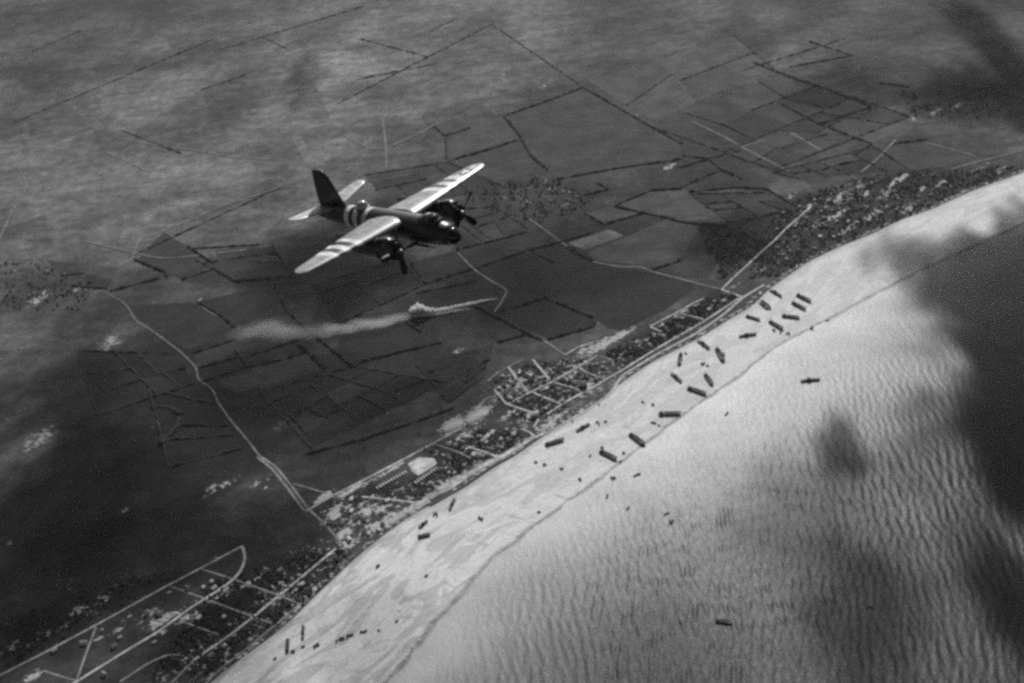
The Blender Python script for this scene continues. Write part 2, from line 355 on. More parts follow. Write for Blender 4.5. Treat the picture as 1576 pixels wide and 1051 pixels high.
def build_land():
    xs = axis(-2800, 2600, 12, 45000); ys = axis(1750, 7600, 13, 60000)
    X, Y = np.meshgrid(xs, ys); sd = signed_dist(X, Y, DUNE_X)
    Z = np.where(sd < 14, 3.0, np.maximum(-12, 3.0 - (sd - 14) * .12))
    tone = np.ones(X.shape); bare = np.zeros(X.shape)
    def fall(px, py, a, b):
        c = gp(px, py); e = gp(px + a * .86, py - a * .52) - c; g = gp(px + b * .5, py + b * .86) - c
        Mx = np.linalg.inv(np.array([[e.x, g.x], [e.y, g.y]])); dx, dy = X - c.x, Y - c.y
        return np.exp(-1.1 * ((Mx[0, 0] * dx + Mx[0, 1] * dy) ** 2 + (Mx[1, 0] * dx + Mx[1, 1] * dy) ** 2))
    for px, py, a, b, s in BARE: bare = np.maximum(bare, s * fall(px, py, a, b))
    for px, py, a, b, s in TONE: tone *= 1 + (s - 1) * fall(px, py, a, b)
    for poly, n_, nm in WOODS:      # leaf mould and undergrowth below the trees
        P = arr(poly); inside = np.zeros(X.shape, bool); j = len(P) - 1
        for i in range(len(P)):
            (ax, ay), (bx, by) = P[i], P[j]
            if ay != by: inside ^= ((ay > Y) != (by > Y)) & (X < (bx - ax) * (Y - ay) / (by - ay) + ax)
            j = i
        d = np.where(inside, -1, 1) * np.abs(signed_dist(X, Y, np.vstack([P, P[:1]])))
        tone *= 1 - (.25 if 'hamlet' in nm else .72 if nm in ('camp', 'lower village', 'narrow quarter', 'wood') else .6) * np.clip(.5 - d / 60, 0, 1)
    # back-shore strip
    bare = np.maximum(bare, .62 * np.exp(-((sd + 12) / 13.0) ** 2))
    bare = np.maximum(bare, .44 * np.clip((-sd - 10) / 15, 0, 1) * np.clip((sd + 150) / 40, 0, 1) * np.clip(1.2 - (Y - 2900) / 900, .45, 1))
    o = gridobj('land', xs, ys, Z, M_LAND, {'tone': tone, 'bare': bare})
    return tag(o, 'dark farmland of hedged fields running down to the pale beach', 'land', kind='structure')
LAND = build_land()

# ------------------------------------------------------------------ beach
def build_beach():
    n = 620; A, u = resample(smoothp(resample(DUNE, 160)[0]), n); B, _ = resample(smoothp(resample(WATER, 160)[0]), n)
    fr = np.r_[0, .03, np.linspace(.06, 1.0, 46), np.linspace(1.03, 1.5, 8)]
    z = np.where(fr < .06, 3.35, 3.35 * (1 - fr) / .94)
    V, F, S, T, Q = [], [], [], [], []
    wd = np.hypot(*(B - A).T)
    for i in range(n):
        for j, t in enumerate(fr):
            p = A[i] + (B[i] - A[i]) * t
            zz = z[j] + (.55 * mnoise.noise((p[0] / 60, p[1] / 60, 3)) * min(1, max(0, (t - .08) * 6)) if .08 < t < 1.12 else 0) * (1 if t < .8 else (1 - t) * 3.2 + .36)
            V.append((p[0], p[1], zz)); S.append(u[i]); T.append(t * wd[i]); Q.append(t)
    m = len(fr)
    for i in range(n - 1):
        for j in range(m - 1):
            a = i * m + j; F.append((a, a + 1, a + m + 1, a + m))
    o = meshobj('beach', V, F, M_BEACH, smooth=True)
    for k, v in (('along', S), ('across', T), ('frac', Q)):
        at = o.data.attributes.new(k, 'FLOAT', 'POINT'); at.data.foreach_set('value', np.asarray(v, np.float32))
    if o.data.polygons[0].normal.z < 0: o.data.flip_normals()
    return tag(o, 'broad pale sand beach at low tide with wet runnels', 'beach', kind='structure')
build_beach()

# ------------------------------------------------------------------ sea
def build_sea():
    xs = axis(-460, 1950, 3.8, 45000, 1.3); ys = axis(1650, 4200, 3.8, 60000, 1.3)
    X, Y = np.meshgrid(xs, ys); sd = signed_dist(X, Y, WATER_X)
    core = np.clip((X + 480) / 60, 0, 1) * np.clip((1980 - X) / 60, 0, 1) * np.clip((Y - 1630) / 60, 0, 1) * np.clip((4230 - Y) / 60, 0, 1)
    Z = np.zeros(X.shape); r = np.random.default_rng(3)
    wob = 14 * np.sin(X / 210 + 1.3 * np.sin(Y / 300)) + 9 * np.sin(Y / 95 + X / 170)
    for k in range(48):
        lam = 10 * (3.0 ** r.random()) ; th = R(175) + R(11) * r.standard_normal(); K = 2 * math.pi / lam
        ph = r.random() * 6.28; a = .016 * lam ** .95 * (.6 + .8 * r.random())
        env = .5 + .5 * np.sin(X * r.normal() / 60 + Y * r.normal() / 110 + r.random() * 6)
        q = np.sin(K * (math.cos(th) * X + math.sin(th) * Y) + ph + K * .35 * wob * (lam > 20))
        Z += a * env * q * .37
    Z = np.where(Z > 0, Z * 1.25, Z * .85)
    shore = np.clip((sd - 10) / 250, .05, 1)
    Z = Z * shore * core * np.clip(1 - (Y - 2450) / 900, .22, 1) - .02
    shallow = np.exp(-(np.clip(sd, 0, None) / (175 + 170 * np.clip((Y - 2350) / 600, 0, 1))) ** 1.4)
    o = gridobj('sea', xs, ys, Z, M_SEA, {'shallow': shallow})
    return tag(o, 'choppy sea glinting in the sun beside the beach', 'sea', kind='structure')
build_sea()

# ------------------------------------------------------------------ fields
FIELDS = [(0.188, [(873, 375), (937, 353), (961, 363), (900, 385)]), (0.052, [(781, 178), (897, 136), (1050, 223), (1048, 244), (967, 256), (857, 276), (818, 240), (800, 210)]),
          (0.045, [(632, 404), (703, 386), (728, 413), (655, 435)]), (0.028, [(761, 483), (839, 460), (916, 491), (912, 503), (844, 522)]),
          (0.035, [(737, 412), (818, 388), (873, 381), (913, 405), (961, 413), (1004, 420), (1078, 440), (1020, 480), (950, 512), (925, 500), (918, 489), (840, 457), (785, 446), (753, 431)]),
          (0.059, [(1004, 416), (1048, 401), (1082, 396), (1101, 410), (1092, 430), (1050, 428)]), (0.090, [(1181, 283), (1238, 279), (1251, 289), (1190, 303)]),
          (0.059, [(964, 365), (1044, 330), (1075, 352), (1048, 398), (1000, 415), (990, 408), (915, 402), (902, 387)]), (0.066, [(945, 318), (1001, 295), (1046, 292), (1130, 291), (1175, 296), (1117, 342), (1046, 341), (992, 327)]),
          (0.036, [(1046, 290), (1110, 263), (1140, 275), (1060, 295)]), (0.052, [(688, 246), (748, 231), (799, 214), (842, 262), (760, 280), (700, 262)]),
          (0.026, [(307, 568), (373, 549), (380, 565), (310, 589)]), (0.069, [(336, 585), (395, 572), (412, 590), (366, 606), (345, 597)]), (0.049, [(298, 546), (363, 524), (444, 508), (447, 527), (364, 541), (306, 566)]),
          (0.059, [(386, 566), (470, 540), (498, 570), (430, 590), (400, 600)]), (0.032, [(525, 515), (624, 496), (648, 511), (621, 541), (555, 557), (518, 543)]),
          (0.033, [(448, 640), (471, 628), (494, 642), (530, 630), (545, 650), (476, 668)]), (0.059, [(210, 402), (252, 357), (290, 380), (330, 408), (280, 431)]),
          (0.066, [(331, 385), (399, 378), (402, 405), (365, 418), (340, 409)]), (0.052, [(285, 433), (329, 416), (350, 428), (320, 440)]), (0.038, [(303, 465), (345, 455), (420, 440), (440, 480), (364, 503)]),
          (0.041, [(190, 470), (300, 466), (360, 506), (290, 540), (236, 508)]), (0.052, [(704, 384), (812, 358), (818, 383), (736, 411)]), (0.041, [(821, 387), (872, 381), (912, 403), (960, 412), (855, 405)]),
          (0.082, [(1262, 192), (1341, 166), (1400, 182), (1400, 195), (1345, 220)]), (0.052, [(1352, 246), (1380, 222), (1426, 219), (1500, 243), (1460, 258), (1400, 262), (1330, 264)]),
          (0.059, [(899, 330), (938, 318), (988, 328), (931, 345)]), (0.066, [(668, 196), (725, 181), (775, 181), (797, 208), (747, 230), (688, 245), (686, 212)])]
for i, (alb, pts) in enumerate(FIELDS):
    alb *= .6 if pts[0][1] > 370 else .9  # near fields painted darker than far ones, in place of distance haze
    P = arr(pts); P, _ = resample(np.vstack([P, P[:1]]), 40); P = P[:-1]
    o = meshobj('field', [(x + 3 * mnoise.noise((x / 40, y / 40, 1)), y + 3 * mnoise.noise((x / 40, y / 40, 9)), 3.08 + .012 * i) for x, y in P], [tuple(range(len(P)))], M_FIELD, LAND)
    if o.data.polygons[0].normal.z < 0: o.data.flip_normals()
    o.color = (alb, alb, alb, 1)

# smaller enclosures: blocks of land split again and again, a hedge along most of the splits
BLOCKS = [([(1062, 299), (1178, 297), (1240, 322), (1122, 343)], 3, .042), ([(640, 330), (760, 318), (812, 352), (706, 382)], 3, .04), ([(1120, 352), (1200, 325), (1195, 362), (1165, 385)], 2, .035), ([(300, 400), (420, 378), (450, 425), (360, 432)], 3, .045), ([(230, 600), (330, 622), (375, 690), (260, 720)], 3, .02), ([(120, 540), (270, 545), (300, 590), (150, 640)], 3, .026), ([(70, 400), (185, 412), (165, 445), (110, 440)], 2, .05),([(1010, 198), (1200, 112), (1400, 180), (1190, 262)], 4, .05), ([(1190, 266), (1345, 226), (1400, 262), (1230, 276)], 3, .045), ([(20, 300), (200, 215), (430, 290), (200, 396)], 3, .072),
          ([(400, 604), (545, 565), (690, 590), (480, 690)], 4, .03), ([(520, 110), (760, 40), (890, 130), (690, 180)], 4, .075), ([(905, 125), (1130, 55), (1190, 106), (1005, 190)], 3, .06),
          ([(20, 200), (320, 90), (510, 175), (230, 250)], 4, .08), ([(330, 80), (560, 10), (760, 36), (520, 160)], 4, .085), ([(480, 440), (620, 400), (650, 440), (520, 500)], 3, .032), ([(870, 60), (1080, -10), (1300, 60), (1140, 110)], 4, .075), ([(-20, 80), (280, -20), (330, 60), (20, 190)], 4, .085),
          ([(560, 270), (690, 250), (780, 290), (600, 320)], 3, .045), ([(640, 560), (760, 530), (745, 580), (690, 620)], 3, .035), ([(1050, 205), (1140, 232), (1090, 245), (1050, 240)], 2, .05)]
HV, HF = [], []
def hedge_run(a, b, w):
    a, b = np.array(a), np.array(b); L = np.hypot(*(b - a)); n = max(4, int(L / 6)); d = (b - a) / L; nn = np.array([-d[1], d[0]]); k0 = len(HV)
    for i in range(n + 1):
        c = a + (b - a) * i / n + nn * 2.5 * mnoise.noise((a[0] + i * .3, b[1], 1)); g = max(.15, .65 + .9 * mnoise.noise((c[0] / 25, c[1] / 25, 6)) + random.uniform(-.2, .2))
        for o_, z in ((-1, 0), (-.7, .8), (.1, 1), (.8, .7), (1, 0)): HV.append((c[0] + nn[0] * o_ * w / 2 * (.4 + .6 * g), c[1] + nn[1] * o_ * w / 2 * (.4 + .6 * g), 3 + z * 5 * g))
    for i in range(n):
        for j in range(4): q = k0 + i * 5 + j; HF.append((q, q + 1, q + 6, q + 5))
fz = 3.08 + .012 * len(FIELDS) + .02
def split(q, lev, alb):
    global fz
    a, b, c, d = q
    if lev == 0 or (lev < 3 and random.random() < .12):
        if alb > .065: return
        v = alb * (random.choice((.7, .8, .9, 1.0, 1.1, 1.2, 1.35)) if alb < .055 else random.uniform(.86, 1.16)) * (.62 if alb < .04 else .8 if alb < .055 else 1.12); fz += .002; ct = sum((np.array(x) for x in q)) / 4  # darker blocks cut further, paler raised: distance haze put into the colour
        P, _ = resample(np.array([tuple(ct + (np.array(x) - ct) * .96) for x in (a, b, c, d, a)]), 25)
        o = meshobj('field', [(x + 4 * mnoise.noise((x / 35, y / 35, 1)), y + 4 * mnoise.noise((x / 35, y / 35, 9)), fz) for x, y in P[:-1]], [tuple(range(24))], M_FIELD, LAND)
        if o.data.polygons[0].normal.z < 0: o.data.flip_normals()
        o.color = (v, v, v, 1); return
    t, u = random.uniform(.36, .64), random.uniform(.36, .64); L = lambda p_, q_, w_: tuple(np.array(p_) * (1 - w_) + np.array(q_) * w_)
    long_ab = math.dist(a, b) + math.dist(d, c) > math.dist(b, c) + math.dist(a, d)
    if random.random() < .15: long_ab = not long_ab
    if long_ab:
        m1, m2 = L(a, b, t), L(d, c, u); q1, q2 = (a, m1, m2, d), (m1, b, c, m2)
    else:
        m1, m2 = L(b, c, t), L(a, d, u); q1, q2 = (a, b, m1, m2), (m2, m1, c, d)
    if random.random() < (.7 if alb < .055 else .14): hedge_run(m1, m2, random.uniform(5, 10) * (1 if alb < .055 else .6))
    split(q1, lev - 1, alb); split(q2, lev - 1, alb)
for pts, lev, alb in BLOCKS:
    q = [tuple(x) for x in arr(pts)]
    for i in range(4):
        if random.random() < (.6 if alb < .055 else .15): hedge_run(q[i], q[(i + 1) % 4], random.uniform(6, 9))
    split(q, lev, alb)
tag(meshobj('hedge_network', HV, HF, M_HEDGE), 'fine network of faint distant hedges dividing the small fields', 'hedges', kind='stuff')

# ------------------------------------------------------------------ roads, streets and lanes
Z1 = lambda *p: zl(p, 0, 700, 2.9736)
ROADS = [  # (name, width m, material, photo points, label)
 ('street', 5, 0, [(525, 838), (430, 917), (390, 950), (350, 981), (299, 1016)], 'long straight pale street nearest the beach in the lower left village'),
 ('street', 4, 1, [(299, 1016), (266, 1050), (230, 1085)], 'faint continuation of the long street towards the bottom edge'),
 ('street', 4, 0, [(373, 841), (309, 875), (252, 905), (151, 961), (67, 1006), (0, 1040), (-70, 1078)], 'straight inland street along the top of the lower left village'),
 ('street', 5, 0, [(373, 841), (378, 858), (372, 878), (357, 895), (316, 922), (292, 937), (245, 972), (188, 1006), (124, 1046), (70, 1080)], 'street that bends like a hook through the lower left village'),
 ('street', 3.5, 1, [(309, 876), (360, 892), (430, 917), (462, 930)], 'upper cross street of the lower left village'),
 ('street', 3.5, 1, [(262, 903), (316, 922), (390, 950), (425, 962)], 'middle cross street of the lower left village'),
 ('street', 3.5, 1, [(286, 959), (336, 977)], 'short cross street below the bare sandy plots'),
 ('street', 4, 1, [(148, 966), (134, 1003), (119, 1046)], 'slanting street joining at the star shaped crossing'),
 ('street', 4, 1, [(185, 1050), (229, 1021), (256, 1009), (279, 1008)], 'curved lane at the bottom of the village'),
 ('street', 3.5, 1, [(462, 930), (425, 962), (383, 996), (336, 1033), (315, 1055), (280, 1085)], 'narrow lane along the dune edge at lower left'),
 ('street', 3.5, 1, [(67, 1033), (114, 1048), (124, 1046)], 'short lane reaching the star shaped crossing from the left'),
 ('road', 5, 1, [(400, 703), (424, 718), (449, 749), (474, 783), (503, 810), (526, 837)], 'causeway road running down to the village, right hand lane'),
 ('road', 5, 1, [(396, 704), (419, 722), (443, 752), (468, 786)], 'causeway road running down to the village, left hand lane'),
 ('road', 5, 0, [(470, 788), (514, 762), (526, 757), (586, 726), (643, 696), (683, 674), (733, 646)], 'straight road along the inland side of the hut camp'),
 ('street', 3, 1, [(451, 745), (504, 760)], 'thin lane from the causeway to the hut camp'),
 ('street', 4, 0, [(557, 765), (614, 771), (645, 775)], 'pale street below the hut camp'),
 ('street', 3.5, 1, [(668, 684), (700, 694), (718, 703), (746, 712)], 'cross street right of the bare white yard'),
 ('street', 4, 0, [(722, 689), (746, 696), (768, 705)], 'short bright street by the sea wall'),
 ('street', 3, 1, [(749, 689), (773, 696)], 'very short street beside the short bright street'),
 ('road', 11, 0, [(600, 806), (654, 769), (696, 750), (726, 727), (759, 710), (780, 699), (823, 672)], 'wide sandy coast road behind the sea wall'),
 ('road', 6, 0, [(823, 674), (852, 662), (880, 645), (908, 629), (940, 606), (958, 578), (1011, 546), (1068, 516), (1111, 487), (1144, 458), (1176, 439)], 'sandy road right along the beach edge'),
 ('road', 5, 0, [(838, 641), (866, 622), (898, 604), (915, 596), (935, 583), (957, 571), (990, 550), (1026, 528), (1057, 511), (1087, 493), (1140, 458)], 'straight pale road one block behind the beach'),
 ('street', 5, 0, [(782, 565), (813, 605)], 'bright street, second of the three inland cross streets'),
 ('street', 5, 0, [(820, 554), (846, 585)], 'bright street, rightmost of the three inland cross streets'),
 ('street', 5, 0, [(761, 600), (780, 623)], 'bright street, leftmost of the three inland cross streets'),
 ('street', 4.5, 0, [(780, 623), (821, 602), (850, 588), (891, 565), (919, 548)], 'middle street of the village grid parallel to the coast'),
 ('street', 3.5, 1, [(751, 587), (768, 573), (783, 565), (807, 553)], 'inland edge lane of the village grid'),
 ('street', 4.5, 0, [(782, 623), (820, 636)], 'seaward cross street at the left end of the grid'),
 ('street', 4, 0, [(821, 605), (864, 623)], 'seaward cross street, second from the left of the grid'),
 ('street', 4, 0, [(852, 589), (880, 597), (898, 604)], 'seaward cross street leading to the dark block house'),
 ('street', 4, 0, [(891, 565), (900, 573), (919, 580), (935, 585)], 'curved seaward street at the right end of the grid'),
 ('street', 4, 0, [(829, 646), (822, 658)], 'stub of street beside the dark trees'),
 ('street', 4.5, 0, [(801, 661), (814, 665), (826, 675)], 'street end meeting the coast road'),
 ('street', 3, 1, [(919, 548), (942, 555)], 'faint lane right of the village grid'),
 ('road', 4.5, 0, [(1001, 503), (1043, 481), (1066, 468), (1083, 460)], 'inland edge road of the narrow seaside quarter'),
 ('street', 4.5, 0, [(1001, 504), (1018, 511)], 'short bright street end in the narrow quarter'),
 ('street', 4.5, 0, [(1046, 483), (1087, 493)], 'bright cross street of the narrow quarter'),
 ('road', 6, 0, [(1111, 446), (1123, 451), (1143, 458)], 'road from the junction down to the beach'),
 ('road', 4.5, 0, [(1111, 446), (1127, 430), (1150, 409), (1170, 390), (1194, 369), (1208, 354), (1248, 319)], 'straight road from the junction up towards the wooded town'),
 ('road', 4, 1, [(815, 338), (833, 350), (873, 380), (913, 404), (960, 412), (987, 411), (1004, 419), (1050, 431), (1080, 439), (1111, 446)], 'country road crossing the middle fields to the junction'),
 ('road', 4, 1, [(705, 390), (728, 414), (752, 431), (782, 447), (769, 471), (757, 484), (809, 511), (839, 526), (870, 547)], 'zigzag lane past the start of the white smoke'),
 ('road', 4, 0, [(870, 547), (890, 535), (915, 527)], 'bright lane end at the village edge'),
 ('road', 4.6, 1, [(161, 451), (188, 464), (198, 474), (208, 494), (235, 510), (279, 543), (303, 567), (304, 584), (328, 600), (335, 619), (356, 649), (377, 673), (400, 703)], 'winding pale road across the dark fields on the left'),
 ('road', 8, 1, [(188, 410), (202, 400), (215, 370), (252, 355), (286, 343), (336, 320), (437, 287)], 'far lane rising from the bend at upper left'),
 ('road', 8, 1, [(34, 222), (27, 256), (44, 286), (20, 323), (8, 350), (-10, 385)], 'winding lane at the left edge'),
 ('road', 8, 1, [(182, 213), (242, 224), (303, 232), (363, 244), (437, 246)], 'far lane left of the tail fin'),
 ('road', 8, 1, [(165, 235), (188, 245), (232, 266)], 'short far lane at upper left'),
 ('road', 8, 1, [(527, 207), (570, 230), (594, 229), (654, 202), (668, 192), (708, 180)], 'far lane bending through the far crossroads'),
 ('road', 7, 1, [(589, 182), (594, 225), (595, 259)], 'far lane through the crossroads behind the plane'),
 ('road', 7, 1, [(1066, 188), (1113, 210), (1143, 228), (1180, 247), (1214, 264)], 'far straight lane at upper right'),
 ('road', 6, 1, [(1143, 227), (1180, 215)], 'far side lane at upper right'),
 ('road', 8, 1, [(1217, 205), (1264, 232)], 'short bright far track at upper right'),
 ('road', 7, 0, [(1379, 215), (1352, 244), (1325, 266)], 'far lane running down to the wooded town'),
 ('road', 6, 1, [(1426, 220), (1503, 242)], 'thin far lane at right'),
 ('road', 8, 0, [(1464, 261), (1532, 243), (1576, 232), (1660, 214)], 'pale road at the right edge'),
 ('road', 7, 1, [(380, 385), (250, 400), (130, 372)], 'faint farm track at upper left'),
]
def strip(name, pts, w, z, mat, label):
    P, u = resample(smoothp(resample(arr(pts), max(8, len(pts) * 5))[0], 1), max(6, int(len(pts) * 6)))
    T = np.gradient(P, axis=0); T /= np.hypot(*T.T)[:, None]; N = np.stack([-T[:, 1], T[:, 0]], 1)
    V = []
    for p, n in zip(P, N):
        ww = w / 2 * (1 + .25 * mnoise.noise((p[0] / 20, p[1] / 20, 5)))
        for s in (-1, 1): V.append((p[0] + n[0] * s * ww, p[1] + n[1] * s * ww, z))
    F = [(2 * i, 2 * i + 1, 2 * i + 3, 2 * i + 2) for i in range(len(P) - 1)]
    o = meshobj(name, V, F, mat)
    if o.data.polygons[0].normal.z < 0: o.data.flip_normals()
    return tag(o, label, name, kind='structure')
for i, (nm, w, mi, pts, lab) in enumerate(ROADS):
    far = min(q[1] for q in pts) < 290 or (w >= 6 and mi == 1) or pts[0] == (161, 451)
    strip(nm, pts, w * (1.0 if far else 1.25), 3.5 + .02 * i, M_LANE if far else (M_ROAD, M_TRACK)[mi], lab)

# sea wall: a dark sloping revetment between coast road and sand
def sea_wall():
    pts = [(662, 779), (700, 757), (730, 737), (760, 716), (794, 699), (825, 676)]
    P, u = resample(arr(pts), 50); T = np.gradient(P, axis=0); T /= np.hypot(*T.T)[:, None]; N = np.stack([T[:, 1], -T[:, 0]], 1)
    V, F = [], []
    for p, n in zip(P, N):
        for a, z in ((-1.5, 3.0), (-1.2, 5.0), (1.0, 5.2), (4.2, 4.2), (7.0, 2.2)): V.append((p[0] + n[0] * a, p[1] + n[1] * a, z))
    for i in range(len(P) - 1):
        for j in range(4): a = i * 5 + j; F.append((a, a + 1, a + 6, a + 5))
    o = meshobj('sea_wall', V, F, M_DARKW)
    tag(o, 'dark sloping sea wall between the wide coast road and the sand', 'sea wall')
sea_wall()

# ------------------------------------------------------------------ hedgerows
HEDGES = [
 ([(779, 178), (856, 151), (897, 135)], 9, 'hedgerow on the top left side of the large square far field'),
 ([(897, 135), (950, 165), (1001, 195), (1050, 222)], 8, 'hedgerow on the top right side of the large square far field'),
 ([(776, 180), (799, 208), (816, 239), (843, 262)], 10, 'hedgerow on the left side of the large square far field'),
 ([(688, 249), (748, 232), (799, 215)], 9, 'hedgerow just beyond the far wing tip'),
 ([(856, 277), (897, 269), (967, 257), (1050, 245)], 8, 'hedgerow on the bottom side of the large square far field'),
 ([(913, 279), (937, 292), (887, 304)], 8, 'hooked hedgerow below the large square far field'),
 ([(944, 318), (1001, 294), (1050, 291)], 9, 'hedgerow rising right from the sharp hedge corner'),
 ([(944, 318), (991, 328), (1028, 336), (1050, 343)], 10, 'hedgerow running right and down from the sharp hedge corner'),
 ([(900, 329), (930, 346), (991, 328)], 8, 'v shaped hedgerow left of the sharp hedge corner'),
 ([(668, 195), (685, 210), (725, 197)], 8, 'small hooked hedgerow at far middle'),
 ([(686, 212), (687, 244)], 7, 'short hedgerow between the far hook and the wing tip'),
 ([(1160, 97), (1224, 123), (1261, 134), (1342, 165)], 9, 'long slanting far hedgerow at upper right'),
 ([(1261, 192), (1342, 165)], 9, 'far hedgerow joining two slanting hedges at upper right'),
 ([(1197, 158), (1261, 192), (1342, 222)], 8, 'lower slanting far hedgerow at upper right'),
 ([(1342, 222), (1315, 239)], 8, 'short hedgerow above the wooded town'),
 ([(1046, 289), (1110, 262), (1143, 276)], 8, 'peaked hedgerow over the narrow dark field'),
 ([(1059, 296), (1137, 289), (1180, 292), (1221, 316)], 8, 'long flat hedgerow under the narrow dark field'),
 ([(1046, 259), (1090, 245), (1110, 262)], 7, 'thin hedgerow right of the large square far field'),
 ([(1214, 104), (1312, 86), (1244, 64)], 7, 'arrow shaped hedgerow in the hazy far right'),
 ([(1349, 128), (1399, 134)], 10, 'dark short hedgerow in the shaded far right'),
 ([(1375, 222), (1426, 215)], 12, 'thick hedgerow by the far lane at right'),
 ([(208, 400), (255, 420), (258, 430)], 11, 'thick hedgerow by the far bend at upper left'),
 ([(279, 432), (330, 414), (363, 434), (420, 429)], 9, 'bent hedgerow left of the near wing tip'),
 ([(168, 449), (245, 429)], 9, 'hedgerow at the head of the winding left road'),
 ([(303, 464), (340, 485), (363, 505)], 9, 'slanting hedgerow right of the winding road'),
 ([(296, 545), (363, 523)], 7, 'upper hedgerow of the strip fields by the winding road'),
 ([(306, 567), (373, 548), (380, 565), (309, 589)], 7, 'hedgerow looped round the long dark strip field'),
 ([(363, 540), (380, 562)], 9, 'dark short hedgerow at the right end of the strip field'),
 ([(376, 551), (447, 528), (470, 520)], 7, 'hedgerow running right from the strip fields'),
 ([(382, 566), (440, 553), (477, 540)], 7, 'lower hedgerow running right from the strip fields'),
 ([(447, 639), (471, 627), (494, 641), (530, 629)], 7, 'zigzag hedgerow below the pale field patch'),
 ([(447, 639), (474, 669)], 7, 'hedgerow slanting down beside the zigzag hedge'),
 ([(232, 627), (259, 626), (279, 639), (272, 659), (246, 686)], 14, 'thick curved belt of bushes in the dark left fields'),
 ([(461, 531), (480, 548), (501, 568)], 14, 'broad dark belt of bushes below the drifting smoke'),
 ([(424, 441), (444, 481), (481, 515), (514, 541), (540, 563)], 9, 'long slanting hedgerow under the smoke trail'),
 ([(296, 383), (340, 381), (400, 377)], 7, 'straight far hedgerow left of the plane'),
 ([(289, 380), (330, 407)], 7, 'slanting far hedgerow left of the plane'),
 ([(631, 404), (655, 437), (728, 414)], 9, 'hedgerow round the lower side of the smooth field below the propeller'),
 ([(702, 385), (760, 371), (813, 357)], 8, 'hedgerow running right from the nose of the plane'),
 ([(735, 412), (816, 385), (856, 375), (907, 360)], 8, 'long hedgerow crossing the zigzag lane and the country road'),
 ([(873, 380), (893, 392), (913, 402)], 16, 'very thick dark hedgerow below the palest field'),
 ([(819, 387), (853, 405)], 8, 'short slanting hedgerow above the large smooth field'),
 ([(1001, 417), (1050, 400)], 8, 'hedgerow below the dark right fields'),
 ([(759, 483), (839, 459), (917, 491), (913, 503), (843, 523)], 9, 'hedgerow round the diamond shaped field above the village'),
 ([(728, 471), (759, 485), (809, 513), (836, 525)], 9, 'hedgerow along the zigzag lane above the village'),
 ([(765, 528), (809, 515)], 8, 'short hedgerow near the village'),
 ([(624, 494), (648, 511)], 9, 'short hedgerow under the white smoke puff'),
 ([(553, 558), (621, 541), (680, 528)], 8, 'hedgerow below the dark field under the smoke'),
 ([(520, 545), (540, 563)], 10, 'short thick hedgerow left of the dark field under the smoke'),
 ([(1050, 342), (1085, 346), (1117, 346), (1160, 366), (1175, 372)], 18, 'thick wooded belt at the foot of the right fields'),
 ([(640, 452), (700, 440), (735, 432)], 7, 'thin hedgerow above the white smoke'),
 ([(470, 700), (560, 676), (640, 650), (700, 628)], 7, 'low dark hedge across the empty land above the camp'),
]
def hedge(pts, w, label):
    P, u = resample(arr(pts), 2); L = u[-1]; n = max(6, int(L / 4.0)); P, u = resample(arr(pts), n)
    T = np.gradient(P, axis=0); T /= np.hypot(*T.T)[:, None] + 1e-9; N = np.stack([-T[:, 1], T[:, 0]], 1)
    prof = [(-1, 0), (-.95, .55), (-.5, .95), (.05, 1.05), (.55, .9), (.95, .5), (1, 0)]
    rings = []; h0 = min(7.5, 2.2 + w * .42)
    for k, (p, nn) in enumerate(zip(P, N)):
        g = .72 + .75 * mnoise.noise((p[0] / 23, p[1] / 23, 2)) + .35 * (random.random() - .5)
        g = max(.16, g); g *= .35 if k in (0, len(P) - 1) else 1
        c = p + nn * (1.5 * mnoise.noise((p[0] / 30, p[1] / 30, 8)))
        rings.append([(c[0] + nn[0] * a * w / 2 * (g * .5 + .5) + random.uniform(-.7, .7), c[1] + nn[1] * a * w / 2 * (g * .5 + .5) + random.uniform(-.7, .7),
                       3.0 + max(0, z * h0 * g * random.uniform(.8, 1.2))) for a, z in prof])
    o = loftobj('hedgerow', rings, M_HEDGE, smooth=False)
    return tag(o, label, 'hedgerow', 'hedgerows between the fields')
for pts, w, lab in HEDGES: hedge(pts, w * 1.15, 'dark ' + lab if not lab.startswith(('dark', 'very', 'broad', 'low')) else lab)

# ------------------------------------------------------------------ trees
_b = bmesh.new(); bmesh.ops.create_icosphere(_b, subdivisions=1, radius=1)
ICO_V = np.array([v.co[:] for v in _b.verts]); ICO_F = np.array([[v.index for v in f.verts] for f in _b.faces]); _b.free()
def crown_part(c, rx, rz, lobes):
    V, F = [], []
    for k in range(lobes):
        a = random.random() * 6.28; d = rx * .5 * (k > 0); rr = random.uniform(.5, .75) if k else .8
        cc = np.array(c) + np.array((math.cos(a) * d, math.sin(a) * d, rz * random.uniform(-.35, .45) * (k > 0)))
        V.append(ICO_V * np.array((rx, rx, rz)) * rr * (1 + rng.uniform(-.28, .28, (len(ICO_V), 1))) + cc); F.append(ICO_F + k * len(ICO_V))
    return np.vstack(V), np.vstack(F)
def trimesh(name, V, F, mat):
    me = bpy.data.meshes.new(name); me.vertices.add(len(V)); me.vertices.foreach_set('co', V.astype(np.float32).ravel())
    me.loops.add(F.size); me.loops.foreach_set('vertex_index', F.astype(np.int32).ravel()); me.polygons.add(len(F))
    me.polygons.foreach_set('loop_start', np.arange(0, F.size, 3, dtype=np.int32)); me.update(calc_edges=True); me.materials.append(mat); return me
TREES = []
